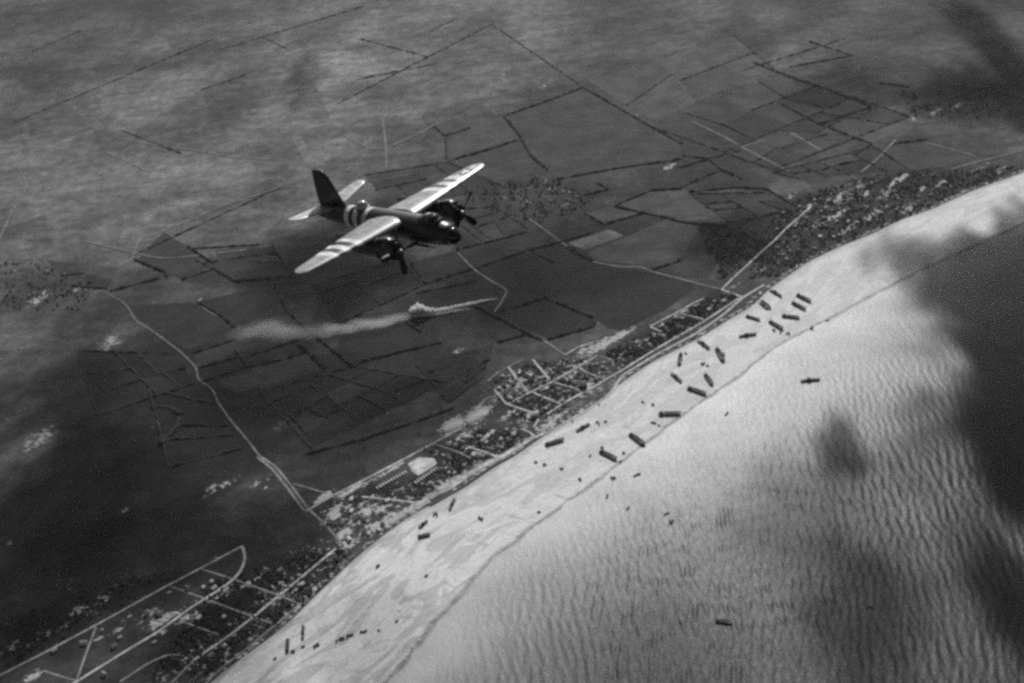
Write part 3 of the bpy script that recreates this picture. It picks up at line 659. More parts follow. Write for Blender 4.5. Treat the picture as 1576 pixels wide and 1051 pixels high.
for k in range(5):
    me = trimesh('crown', *crown_part((0, 0, 6.6), 4.0, 3.6, 6), M_LEAF)
    bm = bmesh.new(); box(bm, -.35, .35, -.35, .35, 0, 5.0, 0, .5)
    for a in (0.4, 2.4, 4.4):
        v = [bm.verts.new((.15 * math.cos(a + q), .15 * math.sin(a + q), 3.2)) for q in (0, 2.1, 4.2)] + [bm.verts.new((1.8 * math.cos(a), 1.8 * math.sin(a), 6.0))]
        for f in ((0, 1, 3), (1, 2, 3), (2, 0, 3)): bm.faces.new([v[i] for i in f])
    mt = bpy.data.meshes.new('trunk'); bm.to_mesh(mt); bm.free(); mt.materials.append(M_BARK)
    TREES.append((me, mt))
def tree(p, s, label, group):
    o = empty('tree', (p[0], p[1], 3.0), random.random() * 6.28); o.scale = (s, s, s * random.uniform(.85, 1.15))
    me, mt = random.choice(TREES)
    link(bpy.data.objects.new('crown', me), o); link(bpy.data.objects.new('trunk', mt), o)
    return tag(o, label, 'tree', group)

def inpoly(p, poly):
    r = False; j = len(poly) - 1
    for i in range(len(poly)):
        a, b = poly[i], poly[j]
        if (a[1] > p[1]) != (b[1] > p[1]) and p[0] < (b[0] - a[0]) * (p[1] - a[1]) / (b[1] - a[1]) + a[0]: r = not r
        j = i
    return r
def scatter(poly, n, clump=.5):
    xs = [q[0] for q in poly]; ys = [q[1] for q in poly]; out = []; tries = 0
    while len(out) < n and tries < n * 60:
        tries += 1; p = (random.uniform(min(xs), max(xs)), random.uniform(min(ys), max(ys)))
        if not inpoly(p, poly): continue
        if mnoise.noise((p[0] / 14, p[1] / 10, 4)) < random.uniform(-1, 1) * (1 - clump) + clump * .15: continue
        out.append(p)
    return out
SEGS = []
for nm, w, mi, pts, lab in ROADS:
    A_ = arr(pts)
    for a, b in zip(A_[:-1], A_[1:]): SEGS.append((a, b, w / 2, lab))
SEG_A = np.array([s[0] for s in SEGS]); SEG_D = np.array([s[1] - s[0] for s in SEGS]); SEG_W = np.array([s[2] for s in SEGS])
def beside(p, what, lab, grp):
    q = np.array([p[0], p[1]]); t = np.clip(((q - SEG_A) * SEG_D).sum(1) / (SEG_D ** 2).sum(1), 0, 1)
    d = np.hypot(*(q - SEG_A - SEG_D * t[:, None]).T) - SEG_W; k = d.argmin(); new = what + ' beside the ' + SEGS[k][3]
    return (new, what + 's beside the ' + SEGS[k][3]) if d[k] < 45 and len(new.split()) <= 16 else (lab, grp)
def road_gap(p):
    q = np.array([p[0], p[1]]); t = np.clip(((q - SEG_A) * SEG_D).sum(1) / (SEG_D ** 2).sum(1), 0, 1)
    d = np.hypot(*(q - SEG_A - SEG_D * t[:, None]).T) - SEG_W; k = d.argmin()
    return d[k], math.atan2(SEG_D[k, 1], SEG_D[k, 0])

WV, WF, wk, tree_n = [], [], 0, 0
for poly, n, nm in WOODS:
    for i, p in enumerate(scatter(poly, n)):
        g = gp(*p); d, a = road_gap(g)
        if d < 3 or (565 < p[0] < 685 and 698 < p[1] < 760): continue
        s = random.uniform(.5, 1.05)
        if tree_n < 300 and nm in ('camp', 'lower village', 'narrow quarter', 'grid') and i % 7 == 0:
            lab = {'camp': 'small dark tree among the gardens around the hut camp', 'lower village': 'small dark tree in the gardens of the lower left village',
                   'narrow quarter': 'small dark tree in the narrow seaside quarter', 'grid': 'small dark tree between the streets of the village grid'}[nm]
            tree(g, s, *beside(g, 'dark tree', lab, 'trees of ' + nm)); tree_n += 1
        else:
            cv_, cf_ = crown_part((g.x, g.y, 3 + 3.4 * s), 4.2 * s, 3.9 * s, 3); WV.append(cv_); WF.append(cf_ + wk); wk += len(cv_)
tag(link(bpy.data.objects.new('woodland', trimesh('woodland', np.vstack(WV), np.vstack(WF), M_LEAF))), 'dark mass of tree crowns in the wooded town and villages', 'woodland', kind='stuff')

# ------------------------------------------------------------------ houses
def house_mesh(w, d, h, rh, hip, wall, roof):
    bm = bmesh.new(); box(bm, -w / 2, w / 2, -d / 2, d / 2, 0, h, 0)
    e = .35; r = w / 2 * (.45 if hip else 1) + (0 if hip else e)
    v = [bm.verts.new(c) for c in ((-w / 2 - e, -d / 2 - e, h - .1), (w / 2 + e, -d / 2 - e, h - .1), (w / 2 + e, d / 2 + e, h - .1), (-w / 2 - e, d / 2 + e, h - .1), (-r, 0, h + rh), (r, 0, h + rh))]
    for f in ((0, 1, 5, 4), (2, 3, 4, 5), (1, 2, 5), (3, 0, 4), (3, 2, 1, 0)): bm.faces.new([v[i] for i in f]).material_index = 1
    box(bm, w * .25, w * .25 + .8, -.4, .4, h + rh * .5, h + rh + 1.0, 0)
    me = bpy.data.meshes.new('house'); bm.normal_update(); bm.to_mesh(me); bm.free(); me.materials.append(wall); me.materials.append(roof)
    return me
HM = [house_mesh(11, 8, 5.5, 3.2, False, M_WALL, M_ROOF), house_mesh(9, 8, 6, 3.0, True, M_WALL, M_ROOF), house_mesh(13, 8, 5, 3.0, False, M_WALL, M_ROOFL), house_mesh(8, 7, 4, 2.4, True, M_WALL, M_ROOFL)]
def house(p, rz, s, label, group, mesh=None, name='house', cat='house'):
    o = bpy.data.objects.new(name, mesh or random.choice(HM)); o.location = (p[0], p[1], 3.0); o.rotation_euler = (0, 0, rz); o.scale = (s, s, s)
    link(o); return tag(o, label, cat, group)
HOUSES = [([(930, 545), (1000, 508), (1080, 462), (1105, 450), (1135, 455), (1085, 490), (1010, 535), (960, 565)], 36, 'house in the narrow seaside quarter between its two long roads', 'houses of the narrow quarter'),
          ([(760, 590), (800, 560), (860, 555), (930, 555), (930, 580), (850, 640), (800, 650), (770, 620)], 55, 'house standing among the sandy plots of the village grid', 'houses of the village grid'),
          ([(655, 690), (740, 655), (795, 660), (815, 675), (760, 705), (700, 728), (670, 745)], 26, 'house in the gardens between the white yard and the grid', 'houses right of the camp'),
          ([(480, 780), (560, 760), (640, 770), (600, 805), (540, 850), (515, 830)], 28, 'house on the bare ground at the foot of the causeway', 'houses at the foot of the causeway'),
          ([(60, 1000), (260, 895), (380, 850), (520, 845), (430, 940), (330, 1020), (100, 1051)], 22, 'house along the streets of the lower left village', 'houses of the lower left village'),
          ([(1190, 335), (1330, 275), (1560, 255), (1430, 318), (1340, 352), (1240, 395), (1190, 410)], 75, 'house among the trees of the wooded town', 'houses of the wooded town'),
          ([(780, 290), (860, 275), (900, 310), (850, 330), (790, 320)], 16, 'farm house of the hamlet behind the nose of the plane', 'houses of the hamlet'),
          ([(10, 410), (90, 415), (140, 445), (60, 480)], 10, 'farm house of the hamlet at the left edge', 'houses of the left hamlet')]
for poly, n, lab, grp in HOUSES:
    k = 0
    for p in scatter(poly, n * 3, .2):
        g = gp(*p); d, a = road_gap(g)
        if d < 7 or k >= n: continue
        house(g, a + random.choice((0, math.pi / 2)) + random.uniform(-.06, .06), random.uniform(.7, 1.15), *beside(g, 'house', lab, grp)); k += 1
# rows of huts in the camp
hut = house_mesh(9, 3.6, 2.6, 1.3, False, M_WALL, M_ROOFL)
for (x0, y0), (x1, y1), n, row in (((581, 752), (624, 728), 11, 'longer left'), ((640, 744), (672, 722), 9, 'shorter right')):
    for i in range(n):
        t = i / (n - 1); g = gp(x0 + (x1 - x0) * t, y0 + (y1 - y0) * t)
        house(g, COAST_ANG + R(78), random.uniform(.9, 1.1), 'small pale hut in the %s row of the hut camp' % row, 'huts of the %s row' % row, hut, 'hut', 'hut')
def flat_block(name, p, w, d, h, rz, mat, label, cat):
    bm = bmesh.new(); box(bm, -w / 2, w / 2, -d / 2, d / 2, 0, h, 0); box(bm, -w / 2 + .5, w / 2 - .5, -d / 2 + .5, d / 2 - .5, h, h + .5, 0, .05); box(bm, -w * .15, w * .15, -d * .15, d * .15, h + .5, h + 2, 0, .1)
    o = bmobj(name, bm, mat); o.location = (p[0], p[1], 3.0); o.rotation_euler = (0, 0, rz); return tag(o, label, cat)
flat_block('block_house', gp(898, 597), 15, 14, 11, COAST_ANG, M_DARKW, 'square dark block house by the road behind the beach', 'block house')
flat_block('block_house', gp(822, 644), 11, 11, 8, COAST_ANG, M_DARKW, 'dark block nearest the stub of street', 'building')
flat_block('block_house', gp(834, 633), 10, 10, 8, COAST_ANG + .3, M_DARKW, 'dark block above the stub of street', 'building')
flat_block('storehouse', gp(1072, 472), 14, 9, 5, COAST_ANG, M_ROOFL, 'bright flat roofed store in the narrow quarter', 'building')
flat_block('storehouse', gp(597, 772), 13, 9, 5, COAST_ANG, M_ROOFL, 'bright store on the street below the hut camp', 'building')
flat_block('storehouse', gp(1262, 366), 12, 10, 6, COAST_ANG, M_ROOFL, 'bright white house at the seaward edge of the wooded town', 'building')
flat_block('storehouse', gp(705, 680), 9, 8, 5, COAST_ANG, M_ROOFL, 'bright house by the straight inland camp road', 'building')
# bare white yard
def yard():
    P = arr([(628, 714), (645, 704), (668, 706), (673, 714), (662, 722), (644, 733), (634, 726)]); P, _ = resample(np.vstack([P, P[:1]]), 60); P = P[:-1]
    m = road_material('white_sand', .5)
    o = meshobj('sand_yard', [(x + 2 * mnoise.noise((x / 6, y / 6, 1)), y + 2 * mnoise.noise((x / 6, y / 6, 7)), 3.46) for x, y in P], [tuple(range(len(P)))], m)
    if o.data.polygons[0].normal.z < 0: o.data.flip_normals()
    tag(o, 'bright white bare yard in the middle of the hut camp', 'yard', kind='structure')
yard()

# ------------------------------------------------------------------ landing ships
def shore_z(p):
    x, y = np.array([p[0]]), np.array([p[1]])
    a = signed_dist(x, y, DUNE_X)[0]; b = -signed_dist(x, y, WATER_X)[0]
    if b <= 0: return -.3
    fr = min(1, max(0, a / (a + b))); return 3.35 * (1 - fr) / .94
def ship_proto(kind):
    """50 m long, bow towards +x, built about its centre"""
    root = bpy.data.objects.new('landing_ship', None)
    parts = []
    def add(name, bm, mat):
        me = bpy.data.meshes.new(name); bmesh.ops.recalc_face_normals(bm, faces=bm.faces); bm.to_mesh(me); bm.free(); me.materials.append(mat); parts.append((name, me)); return me
    W = 5.2 if kind == 'tank' else 4.0
    # hull: lofted outline
    rings = []
    st = [(-25, .72, 0.9), (-24, .9, .3), (-18, 1, 0), (10, 1, 0), (18, .97, .2), (23, .86 if kind == 'tank' else .55, .8), (25, .78 if kind == 'tank' else .12, 1.6)]
    top = 4.0 if kind == 'tank' else 4.8
    for x, w, b in st:
        t = top + (max(0, x - 12) * .12)
        rings.append([(x, -W * w, t), (x, -W * w * .98, (t + b) / 2), (x, -W * w * .85, b), (x, W * w * .85, b), (x, W * w * .98, (t + b) / 2), (x, W * w, t)])
    v, f = loft(rings); bm = bmesh.new(); bv = [bm.verts.new(c) for c in v]
    for q in f: bm.faces.new([bv[i] for i in q])
    add('hull', bm, M_SHIP)
    bm = bmesh.new()
    if kind == 'tank':      # bulwarks left and right of the open hold
        for s in (-1, 1): box(bm, -10, 22, s * W * .99 - .35 * (s > 0), s * W * .99 + .35 * (s < 0), top - .2, top + 1.5)
        box(bm, -10.4, -9.9, -W * .95, W * .95, top - .2, top + 1.5)
        add('bulwark', bm, M_SHIP2)
        bm = bmesh.new(); prism(bm, [(24.6, 2.0), (25.0, 2.0), (27.4, 6.6), (27.0, 6.7)], -W * .72, W * .72); add('bow_ramp', bm, M_SHIP2)
        bm = bmesh.new()
        for k in range(4): box(bm, -7 + k * 7, -2.2 + k * 7, -W * .6 + .5, W * .6 - .5, top + .02, top + 1.3, 0, .12)
        add('hold_cover', bm, M_DECK)
    else:
        for s in (-1, 1): box(bm, 12, 27, s * W * 1.08 - .4, s * W * 1.08 + .4, top - 1.4, top - .9)
        add('gangway', bm, M_SHIP2)
        bm = bmesh.new(); box(bm, -14, 12, -W * .55, W * .55, top + .02, top + 1.2, 0, .08); add('hold_cover', bm, M_DECK)
    hx = -18 if kind == 'tank' else -3
    bm = bmesh.new(); box(bm, hx - 5.5, hx + 5.5, -W * .72, W * .72, top + .01, top + 2.8, 0, .06); add('deckhouse', bm, M_SHIP2)
    bm = bmesh.new(); box(bm, hx - 1, hx + 3.2, -2.2, 2.2, top + 2.7, top + 5.4, 0, .1); box(bm, hx - .4, hx + 2.6, -2.9, 2.9, top + 4.0, top + 4.5); add('bridge', bm, M_SHIP2)
    bm = bmesh.new(); b = bmesh.ops.create_cone(bm, cap_ends=True, segments=10, radius1=.9, radius2=.75, depth=3.4)
    for q in b['verts']: q.co += Vector((hx - 3.4, 0, top + 4.3))
    add('funnel', bm, M_SHIP)
    bm = bmesh.new(); box(bm, hx + .2, hx + .45, -.12, .12, top + 5.3, top + 11, 0, .4); box(bm, hx + .25, hx + .4, -1.6, 1.6, top + 8.6, top + 8.8); add('mast', bm, M_SHIP)
    return parts
PROTO = {'tank': ship_proto('tank'), 'troop': ship_proto('troop')}
SHIPS = [  # photo stern-bow ends and label
 (1185, 447, 1203, 457, 'troop', 'uppermost ship, nearest the land at the far end of the row'),
 (1226, 454, 1247, 464, 'tank', 'rightmost of the ships dried out on the far sand'),
 (1169, 466, 1181, 476, 'troop', 'left ship of the close pair by the beach road end'),
 (1172, 464, 1185, 475, 'tank', 'right ship of the close pair by the beach road end'),
 (1219, 466, 1239, 476, 'tank', 'ship just below the rightmost one on the far sand'),
 (1148, 487, 1169, 493, 'tank', 'ship left of the far group, below the close pair'),
 (1203, 486, 1230, 489, 'tank', 'long ship lying level in the far group'),
 (1184, 495, 1204, 506, 'tank', 'lowest ship of the far group, slanting to the wet edge'),
 (1137, 518, 1164, 514, 'troop', 'thin ship lying level alone below the far group'),
 (1074, 525, 1092, 537, 'troop', 'ship with its end against the dune strip'),
 (1103, 537, 1113, 555, 'tank', 'long arm of the v formed by two touching ships'),
 (1114, 543, 1112, 556, 'troop', 'short arm of the v formed by two touching ships'),
 (1048, 545, 1045, 561, 'tank', 'ship standing end on to the camera near the dune'),
 (1033, 575, 1049, 588, 'troop', 'slanting ship left of centre below the end on ship'),
 (1085, 576, 1096, 591, 'tank', 'steeply slanting ship below the v pair'),
 (1058, 597, 1086, 606, 'tank', 'long ship at the wet edge below the steep one'),
 (1232, 586, 1262, 583, 'troop', 'lone ship afloat off the beach under the cloud shadow edge'),
 (1013, 637, 1047, 636, 'tank', 'long level ship in the middle of the beach'),
 (969, 668, 991, 683, 'tank', 'slanting ship touching the water edge in mid beach'),
 (923, 694, 948, 706, 'tank', 'broad ship left of the one touching the water edge'),
 (887, 664, 908, 653, 'troop', 'upper ship of two lying by the coast road'),
 (839, 686, 867, 677, 'tank', 'lower ship of two lying by the coast road'),
 (692, 785, 700, 768, 'troop', 'small ship end on below the sea wall'),
 (645, 813, 658, 802, 'troop', 'small ship close above the level one near the camp'),
 (643, 827, 662, 823, 'tank', 'short level ship near the camp end of the beach'),
 (466, 984, 467, 964, 'troop', 'right of the two end on ships at lower left'),
 (442, 1004, 443, 986, 'tank', 'left of the two end on ships at lower left'),
 (1101, 954, 1126, 958, 'tank', 'lone ship afloat near the bottom of the sea'),
]
for x0, y0, x1, y1, kind, lab in SHIPS:
    a, b = gp(x0, y0, 3), gp(x1, y1, 3); L = (b - a).length; c = (a + b) / 2
    o = empty('landing_ship', (c.x, c.y, shore_z(c)), math.atan2(b.y - a.y, b.x - a.x)); s = L / 51
    o.scale = (s, max(.8, min(1.25, s * 1.05)), max(.8, min(1.15, s)))
    for nm, me in PROTO[kind]: link(bpy.data.objects.new(nm, me), o)
    tag(o, 'dark landing ship: ' + lab, 'landing ship', 'landing ships on the beach')

# ------------------------------------------------------------------ small vehicles and boats
def veh_mesh(kind):
    bm = bmesh.new()
    if kind == 'truck':
        box(bm, -3.4, 1.0, -1.2, 1.2, 1.0, 3.0, 0, .05); box(bm, 1.1, 2.4, -1.1, 1.1, .9, 2.5, 0, .1); box(bm, 2.3, 3.6, -.8, .8, .8, 1.7, 0, .1)
        for x in (-2.6, -1.4, 2.6):
            for s in (-1, 1):
                b = bmesh.ops.create_cone(bm, cap_ends=True, segments=8, radius1=.55, radius2=.55, depth=.4)
                for v in b['verts']: v.co = Vector((v.co.x + x, v.co.z + s * 1.05, v.co.y + .55))
    elif kind == 'tank':
        for s in (-1, 1): prism(bm, [(-3, .5), (-2.4, 0), (2.4, 0), (3, .6), (2.6, 1.1), (-2.8, 1.1)], s * 1.35 - .28, s * 1.35 + .28)
        prism(bm, [(-2.9, .7), (-2.7, 1.8), (1.4, 1.8), (2.7, 1.2), (2.7, .6)], -1.05, 1.05)
        b = bmesh.ops.create_cone(bm, cap_ends=True, segments=10, radius1=1.1, radius2=.85, depth=.9)
        for v in b['verts']: v.co += Vector((-.2, 0, 2.2))
        box(bm, .7, 3.4, -.1, .1, 2.15, 2.35)
    else:   # landing boat
        rings = [[(x, -w, 1.7 + u), (x, -w * .8, b), (x, w * .8, b), (x, w, 1.7 + u)] for x, w, b, u in ((-5.5, 1.3, .1, 0), (-3, 1.6, -.3, 0), (3, 1.65, -.3, .2), (5.2, 1.45, .2, .6))]
        v, f = loft(rings); bv = [bm.verts.new(c) for c in v]
        for q in f: bm.faces.new([bv[i] for i in q])
        box(bm, -4.6, -3.2, -.8, .8, 1.7, 2.7); prism(bm, [(5.1, .4), (5.4, .4), (5.9, 2.9), (5.6, 2.9)], -1.3, 1.3)
    bmesh.ops.recalc_face_normals(bm, faces=bm.faces)
    me = bpy.data.meshes.new(kind); bm.to_mesh(me); bm.free(); me.materials.append(M_VEH); return me
VM = {k: veh_mesh(k) for k in ('truck', 'tank', 'boat')}
NAMES = {'truck': ('army_truck', 'truck'), 'tank': ('tracked_vehicle', 'tracked vehicle'), 'boat': ('landing_boat', 'boat')}
T5 = lambda *p: zl(p, 820, 540, 5.254)
T2 = lambda *p: zl(p, 520, 700, 2.9736)
T35 = lambda *p: zl(p, 350, 860, 5.2533)
T4 = lambda *p: zl(p, 1010, 420, 5.254)
VEH = [('truck', T5((890, 418), (970, 437)), 'dark truck above the long level ship in mid beach', 'trucks above the long level ship'),
       ('truck', T5((590, 578), (520, 582), (535, 595)), 'dark truck right of the upper coast road ship', 'trucks by the coast road ship'),
       ('tank', T5((965, 580), (1020, 603), (985, 585)), 'dark tracked vehicle below the long level ship', 'tracked vehicles below the long level ship'),
       ('tank', T5((735, 826), (707, 893)), 'dark tracked vehicle at the water edge by the broad ship', 'tracked vehicles by the broad ship'),
       ('truck', T5((463, 852), (560, 785)), 'dark truck left of the broad ship', 'trucks left of the broad ship'),
       ('truck', T5((97, 925), (27, 907), (232, 957)), 'dark truck in the thin line below the sea wall', 'trucks in line below the sea wall'),
       ('boat', T5((835, 1005), (850, 1000), (652, 1028)), 'small boat in the shallows below the broad ship', 'boats below the broad ship'),
       ('truck', T5((325, 525), (320, 575), (535, 440)), 'dark truck on the beach road near the two coast road ships', 'trucks on the beach road'),
       ('truck', T2((1107, 112)), 'lone dark truck on the sand near the wet gullies', None),
       ('boat', T2((1260, 105), (1232, 190)), 'small boat afloat just off the mid beach', 'boats off the mid beach'),
       ('boat', T2((1328, 243), (1505, 268), (1528, 305)), 'small boat afloat where the waves begin', 'boats where the waves begin'),
       ('tank', T2((920, 262)), 'tracked vehicle at the water edge halfway down the beach', None),
       ('truck', T2((660, 297), (650, 292)), 'dark truck alone on the smooth sand below the sea wall', 'trucks on the smooth sand'),
       ('truck', T2((440, 280), (450, 272), (455, 280)), 'dark truck in the cluster above the small camp ships', 'trucks above the camp ships'),
       ('truck', T2((185, 513)), 'dark truck at the dune foot at lower left', None), ('tank', T2((405, 555)), 'tracked vehicle alone on the lower sand bar', None),
       ('tank', T35((1370, 507)), 'rightmost vehicle of the file at lower left', None), ('tank', T35((1225, 583)), 'second vehicle from the right of the file at lower left', None),
       ('tank', T35((1085, 594), (1115, 590)), 'vehicle of the dark pair in the file at lower left', 'dark pair in the file'), ('truck', T35((975, 628), (1003, 620)), 'truck of the middle pair in the file at lower left', 'middle pair in the file'),
       ('truck', T35((910, 655), (885, 670), (930, 650)), 'truck of the blurred group ending the file at lower left', 'blurred group in the file'),
       ('tank', T35((612, 718)), 'vehicle just below the right end on ship at lower left', None), ('truck', T35((715, 712), (735, 700)), 'truck between the end on ships and the file', 'trucks between ships and file'),
       ('truck', T35((530, 755)), 'truck at the foot of the left end on ship', None), ('tank', T35((387, 815)), 'lowest vehicle, alone by the dune at lower left', None),
       ('boat', T4((1060, 490), (1075, 497), (1255, 445), (1262, 455)), 'small boat lying in the shallows below the far group of ships', 'boats below the far group'),
       ('truck', T4((370, 740), (385, 740), (415, 755)), 'dark truck between the slanting ships of mid beach', 'trucks between the slanting ships'), ('truck', T4((240, 660)), 'lone truck right of the end on ship near the dune', None),
       ('truck', T4((950, 465), (1005, 480)), 'truck under the lowest ship of the far group', 'trucks under the far group'), ('boat', [(1118, 637)], 'small dark boat afloat off the middle beach', None),
       ('boat', [(1273, 493), (1249, 504)], 'small boat at the far water edge', 'boats at the far water edge'), ('boat', [(1339, 934)], 'small dark boat alone among the waves at lower right', None),
       ('boat', [(1033, 803)], 'small dark boat alone in the bright inshore waves', None)]
for kind, pts, lab, grp in VEH:
    for p in pts:
        g = gp(p[0], p[1], 1.0); o = bpy.data.objects.new(NAMES[kind][0], VM[kind]); s = random.uniform(1.15, 1.5) * (1.0 if kind != 'boat' else .9)
        o.location = (g.x, g.y, shore_z(g) + .05); o.rotation_euler = (0, 0, random.random() * 6.28); o.scale = (s, s, s)
        link(o); tag(o, lab, NAMES[kind][1], grp)

# ------------------------------------------------------------------ the bomber
def aircraft():
    def mpaint(name, build):
        m = NT(name); tc = m.n('ShaderNodeTexCoord').outputs['Object']; sx = m.n('ShaderNodeSeparateXYZ'); m.l(tc, sx.inputs[0])
        n = m.noise(tc, 1.3, 5, .6); n2 = m.noise(tc, 9, 3)
        n3 = m.noise(m.mapping(tc, (.35, 2.2, 1)), 2.0, 5, .65)      # streaks of oil and exhaust along the airflow
        w = m.math('MULTIPLY', m.math('MULTIPLY', m.ramp(n, .3, .7, .75, 1.2), m.ramp(n2, .3, .7, .88, 1.1)), m.ramp(n3, .35, .6, .6, 1.05))
        m.base(m.math('MULTIPLY', build(m, sx.outputs), w)); m.rough(.34, .8); return m.m
    def bands(m, v, edges, first, lo, hi, base):
        """alternate white and black recognition bands between successive edges"""
        out = None
        val = base
        for i in range(len(edges) - 1):
            inside = m.math('MULTIPLY', m.math('GREATER_THAN', v, edges[i]), m.math('LESS_THAN', v, edges[i + 1]))
            col = hi if (i % 2 == 0) == first else lo
            val = m.mix(inside, val, col)
        return val
    WB = [4.75, 5.36, 5.97, 6.58, 7.19, 7.8]
    P_WING = mpaint('wing_paint', lambda m, o: bands(m, m.math('ABSOLUTE', o[1]), WB, True, .04, .78, .34))  # pale base carries the sheen of the sunlit wing tops
    P_FUS = mpaint('fuselage_paint', lambda m, o: bands(m, m.math('MULTIPLY', o[0], -1), [2.15, 2.76, 3.37, 3.98, 4.59, 5.2], True, .02, .7, .03))
    P_OD = mpaint('olive_paint', lambda m, o: .022); P_FIN = mpaint('fin_paint', lambda m, o: .012); P_STAB = mpaint('tail_paint', lambda m, o: .5)  # tailplane base paled, its sunlit sheen put into the colour
    def plain(name, v, r, spec=.5, metal=0):
        m = NT(name); m.base(v); m.rough(r, spec); m.b.inputs['Metallic'].default_value = metal; return m.m
    GLASS = plain('dark_glass', .012, .16, .45); TGLASS = plain('turret_perspex', .3, .2, .6); BLK = plain('black_rubber', .015, .6); GUN = plain('gun_metal', .05, .4, .5, .6); WHT = plain('insignia_white', .75, .4); BLU = plain('insignia_dark', .03, .4)  # turret perspex base lightened to paint in its highlights
    METAL = plain('bare_metal', .16, .45, .4, .5)

    root = empty('bomber_plane')
    def ring(x, w, h, zc, n=20): return [(x, w * math.cos(2 * math.pi * i / n), zc + h * math.sin(2 * math.pi * i / n)) for i in range(n)]
    FS = [(7.2, .78, .76, -.15), (6.7, .9, .9, -.09), (6.0, 1.02, 1.03, -.03), (5.0, 1.12, 1.14, .0), (3.6, 1.16, 1.18, .02), (1.5, 1.17, 1.19, .02), (0, 1.17, 1.19, .02), (-1.5, 1.15, 1.17, .03), (-3, 1.09, 1.11, .06),
          (-4.5, .98, 1.02, .1), (-6, .84, .9, .12), (-7.5, .66, .76, .12), (-8.7, .5, .62, .1)]
    P_FUS.node_tree.nodes['Principled BSDF'].inputs['Roughness'].default_value = .42; P_FUS.node_tree.nodes['Principled BSDF'].inputs['Specular IOR Level'].default_value = .55
    fus = loftobj('fuselage', [ring(*s) for s in FS], P_FUS, root)
    g = loftobj('nose_glazing', [ring(*s) for s in ((7.98, .12, .12, -.25), (7.9, .3, .3, -.24), (7.72, .5, .49, -.21), (7.45, .67, .66, -.18), (7.21, .777, .757, -.15))], GLASS, root)
    for k in range(6):
        a = k * math.pi / 6
        rr = [[(x, (w + .012) * math.cos(a + d) , zc + (h + .012) * math.sin(a + d)) for d in (-.03, .03)] for x, w, h, zc in ((7.93, .26, .26, -.24), (7.72, .5, .49, -.21), (7.45, .67, .66, -.18), (7.22, .777, .757, -.15))]
        v = [p for r_ in rr for p in r_]; meshobj('glazing_bar', v, [(2 * i, 2 * i + 1, 2 * i + 3, 2 * i + 2) for i in range(3)], P_OD, g)
    loftobj('tail_gun_position', [ring(*s, 14) for s in ((-8.71, .495, .6, .1), (-9.3, .44, .5, .12), (-9.7, .3, .32, .16), (-9.85, .12, .12, .18))], GLASS, root)
    for s in (-1, 1):
        loftobj('tail_gun', [[(x, s * .12 + .035 * math.cos(q), .1 + .035 * math.sin(q)) for q in (0, 1.57, 3.14, 4.71)] for x in (-9.7, -10.6)], GUN, root)
    # cockpit canopy
    cv = []
    for x, w, z0, h in ((6.35, .45, .78, .02), (6.1, .62, .86, .22), (5.65, .72, .95, .52), (5.1, .74, 1.0, .58), (4.5, .66, 1.05, .42), (3.9, .4, 1.1, .16)):
        cv.append([(x, w * math.cos(t), z0 + h * math.sin(t)) for t in np.linspace(0, math.pi, 9)] + [(x, -w * .9, z0 - .2), (x, w * .9, z0 - .2)])
    can = loftobj('cockpit_canopy', cv[:4], GLASS, root); loftobj('canopy_fairing', cv[3:], P_FUS, root)
    for x, w, z0, h in ((6.02, .645, .875, .28), (5.65, .735, .95, .535), (5.35, .745, .975, .57)):
        rr = [[(x + d, (w + .015) * math.cos(t), z0 + (h + .015) * math.sin(t)) for t in np.linspace(0.1, math.pi - .1, 9)] for d in (-.04, .04)]
        meshobj('canopy_frame', rr[0] + rr[1], [(i, i + 1, i + 10, i + 9) for i in range(8)], P_OD, can)
    # aerofoil surfaces
    def thick(c):   # symmetric-ish section half thickness at chord fraction
        return 5 * (.2969 * math.sqrt(c) - .126 * c - .3516 * c * c + .2843 * c ** 3 - .1036 * c ** 4)
    def surface(name, stations, t0, c0, c1, mat, parent, axis_='y', nseg=9):
        """stations: (span, le_x, chord, offset, thickness ratio)"""
        rings = []
        cs = [c0 + (c1 - c0) * (.5 - .5 * math.cos(math.pi * i / nseg)) for i in range(nseg + 1)]
        for sp_, le, ch, off, tr in stations:
            up = [(le - ch * c, off + ch * (tr * thick(c) * 1.15 + .012 * math.sin(math.pi * c))) for c in cs]
            dn = [(le - ch * c, off - ch * (tr * thick(c) * .85 - .012 * math.sin(math.pi * c))) for c in cs[::-1]]
            if c0 == 0: dn = dn[:-1]
            pts = up + dn
            rings.append([(x, sp_, z) if axis_ == 'y' else (x, z, sp_) for x, z in pts])
        return loftobj(name, rings, mat, parent)
    # wing planform
    def wing_st(y):
        u = (y - 1.0) / 9.8
        le = 2.35 - 1.05 * u; te = -1.75 + 1.55 * u; z = .62 + .022 * y; tr = .17 - .06 * u
        if u > .93:
            k = min(1, (u - .93) / .07); q = math.sqrt(max(0.02, 1 - k * k)); mid = (le + te) / 2 + .1; le = mid + (le - mid) * q; te = mid + (te - mid) * q; tr *= .6 + .4 * q
        return le, te, z, tr
    for s in (1, -1):
        Y = [.6, 1.0, 2, 3, 4, 5, 6, 7, 8, 9, 9.9, 10.2, 10.45, 10.62, 10.74, 10.8]
        st = []
        for y in Y:
            le, te, z, tr = wing_st(y); st.append((s * y, le, le - te, z, tr))
        surface('wing', st, 0, 0, .74, P_WING, root)
        inner = [q for q in st if abs(q[0]) <= 6.01]; outer = [q for q in st if 6 <= abs(q[0]) <= 10.5]
        e = .02 * s
        surface('flap', inner, 0, .748, 1, P_WING, root); surface('aileron', [(outer[0][0] + e,) + outer[0][1:]] + outer[1:], 0, .748, 1, P_WING, root)
        surface('wing_tip', [q for q in st if abs(q[0]) >= 10.44], 0, .741, 1, P_WING, root)
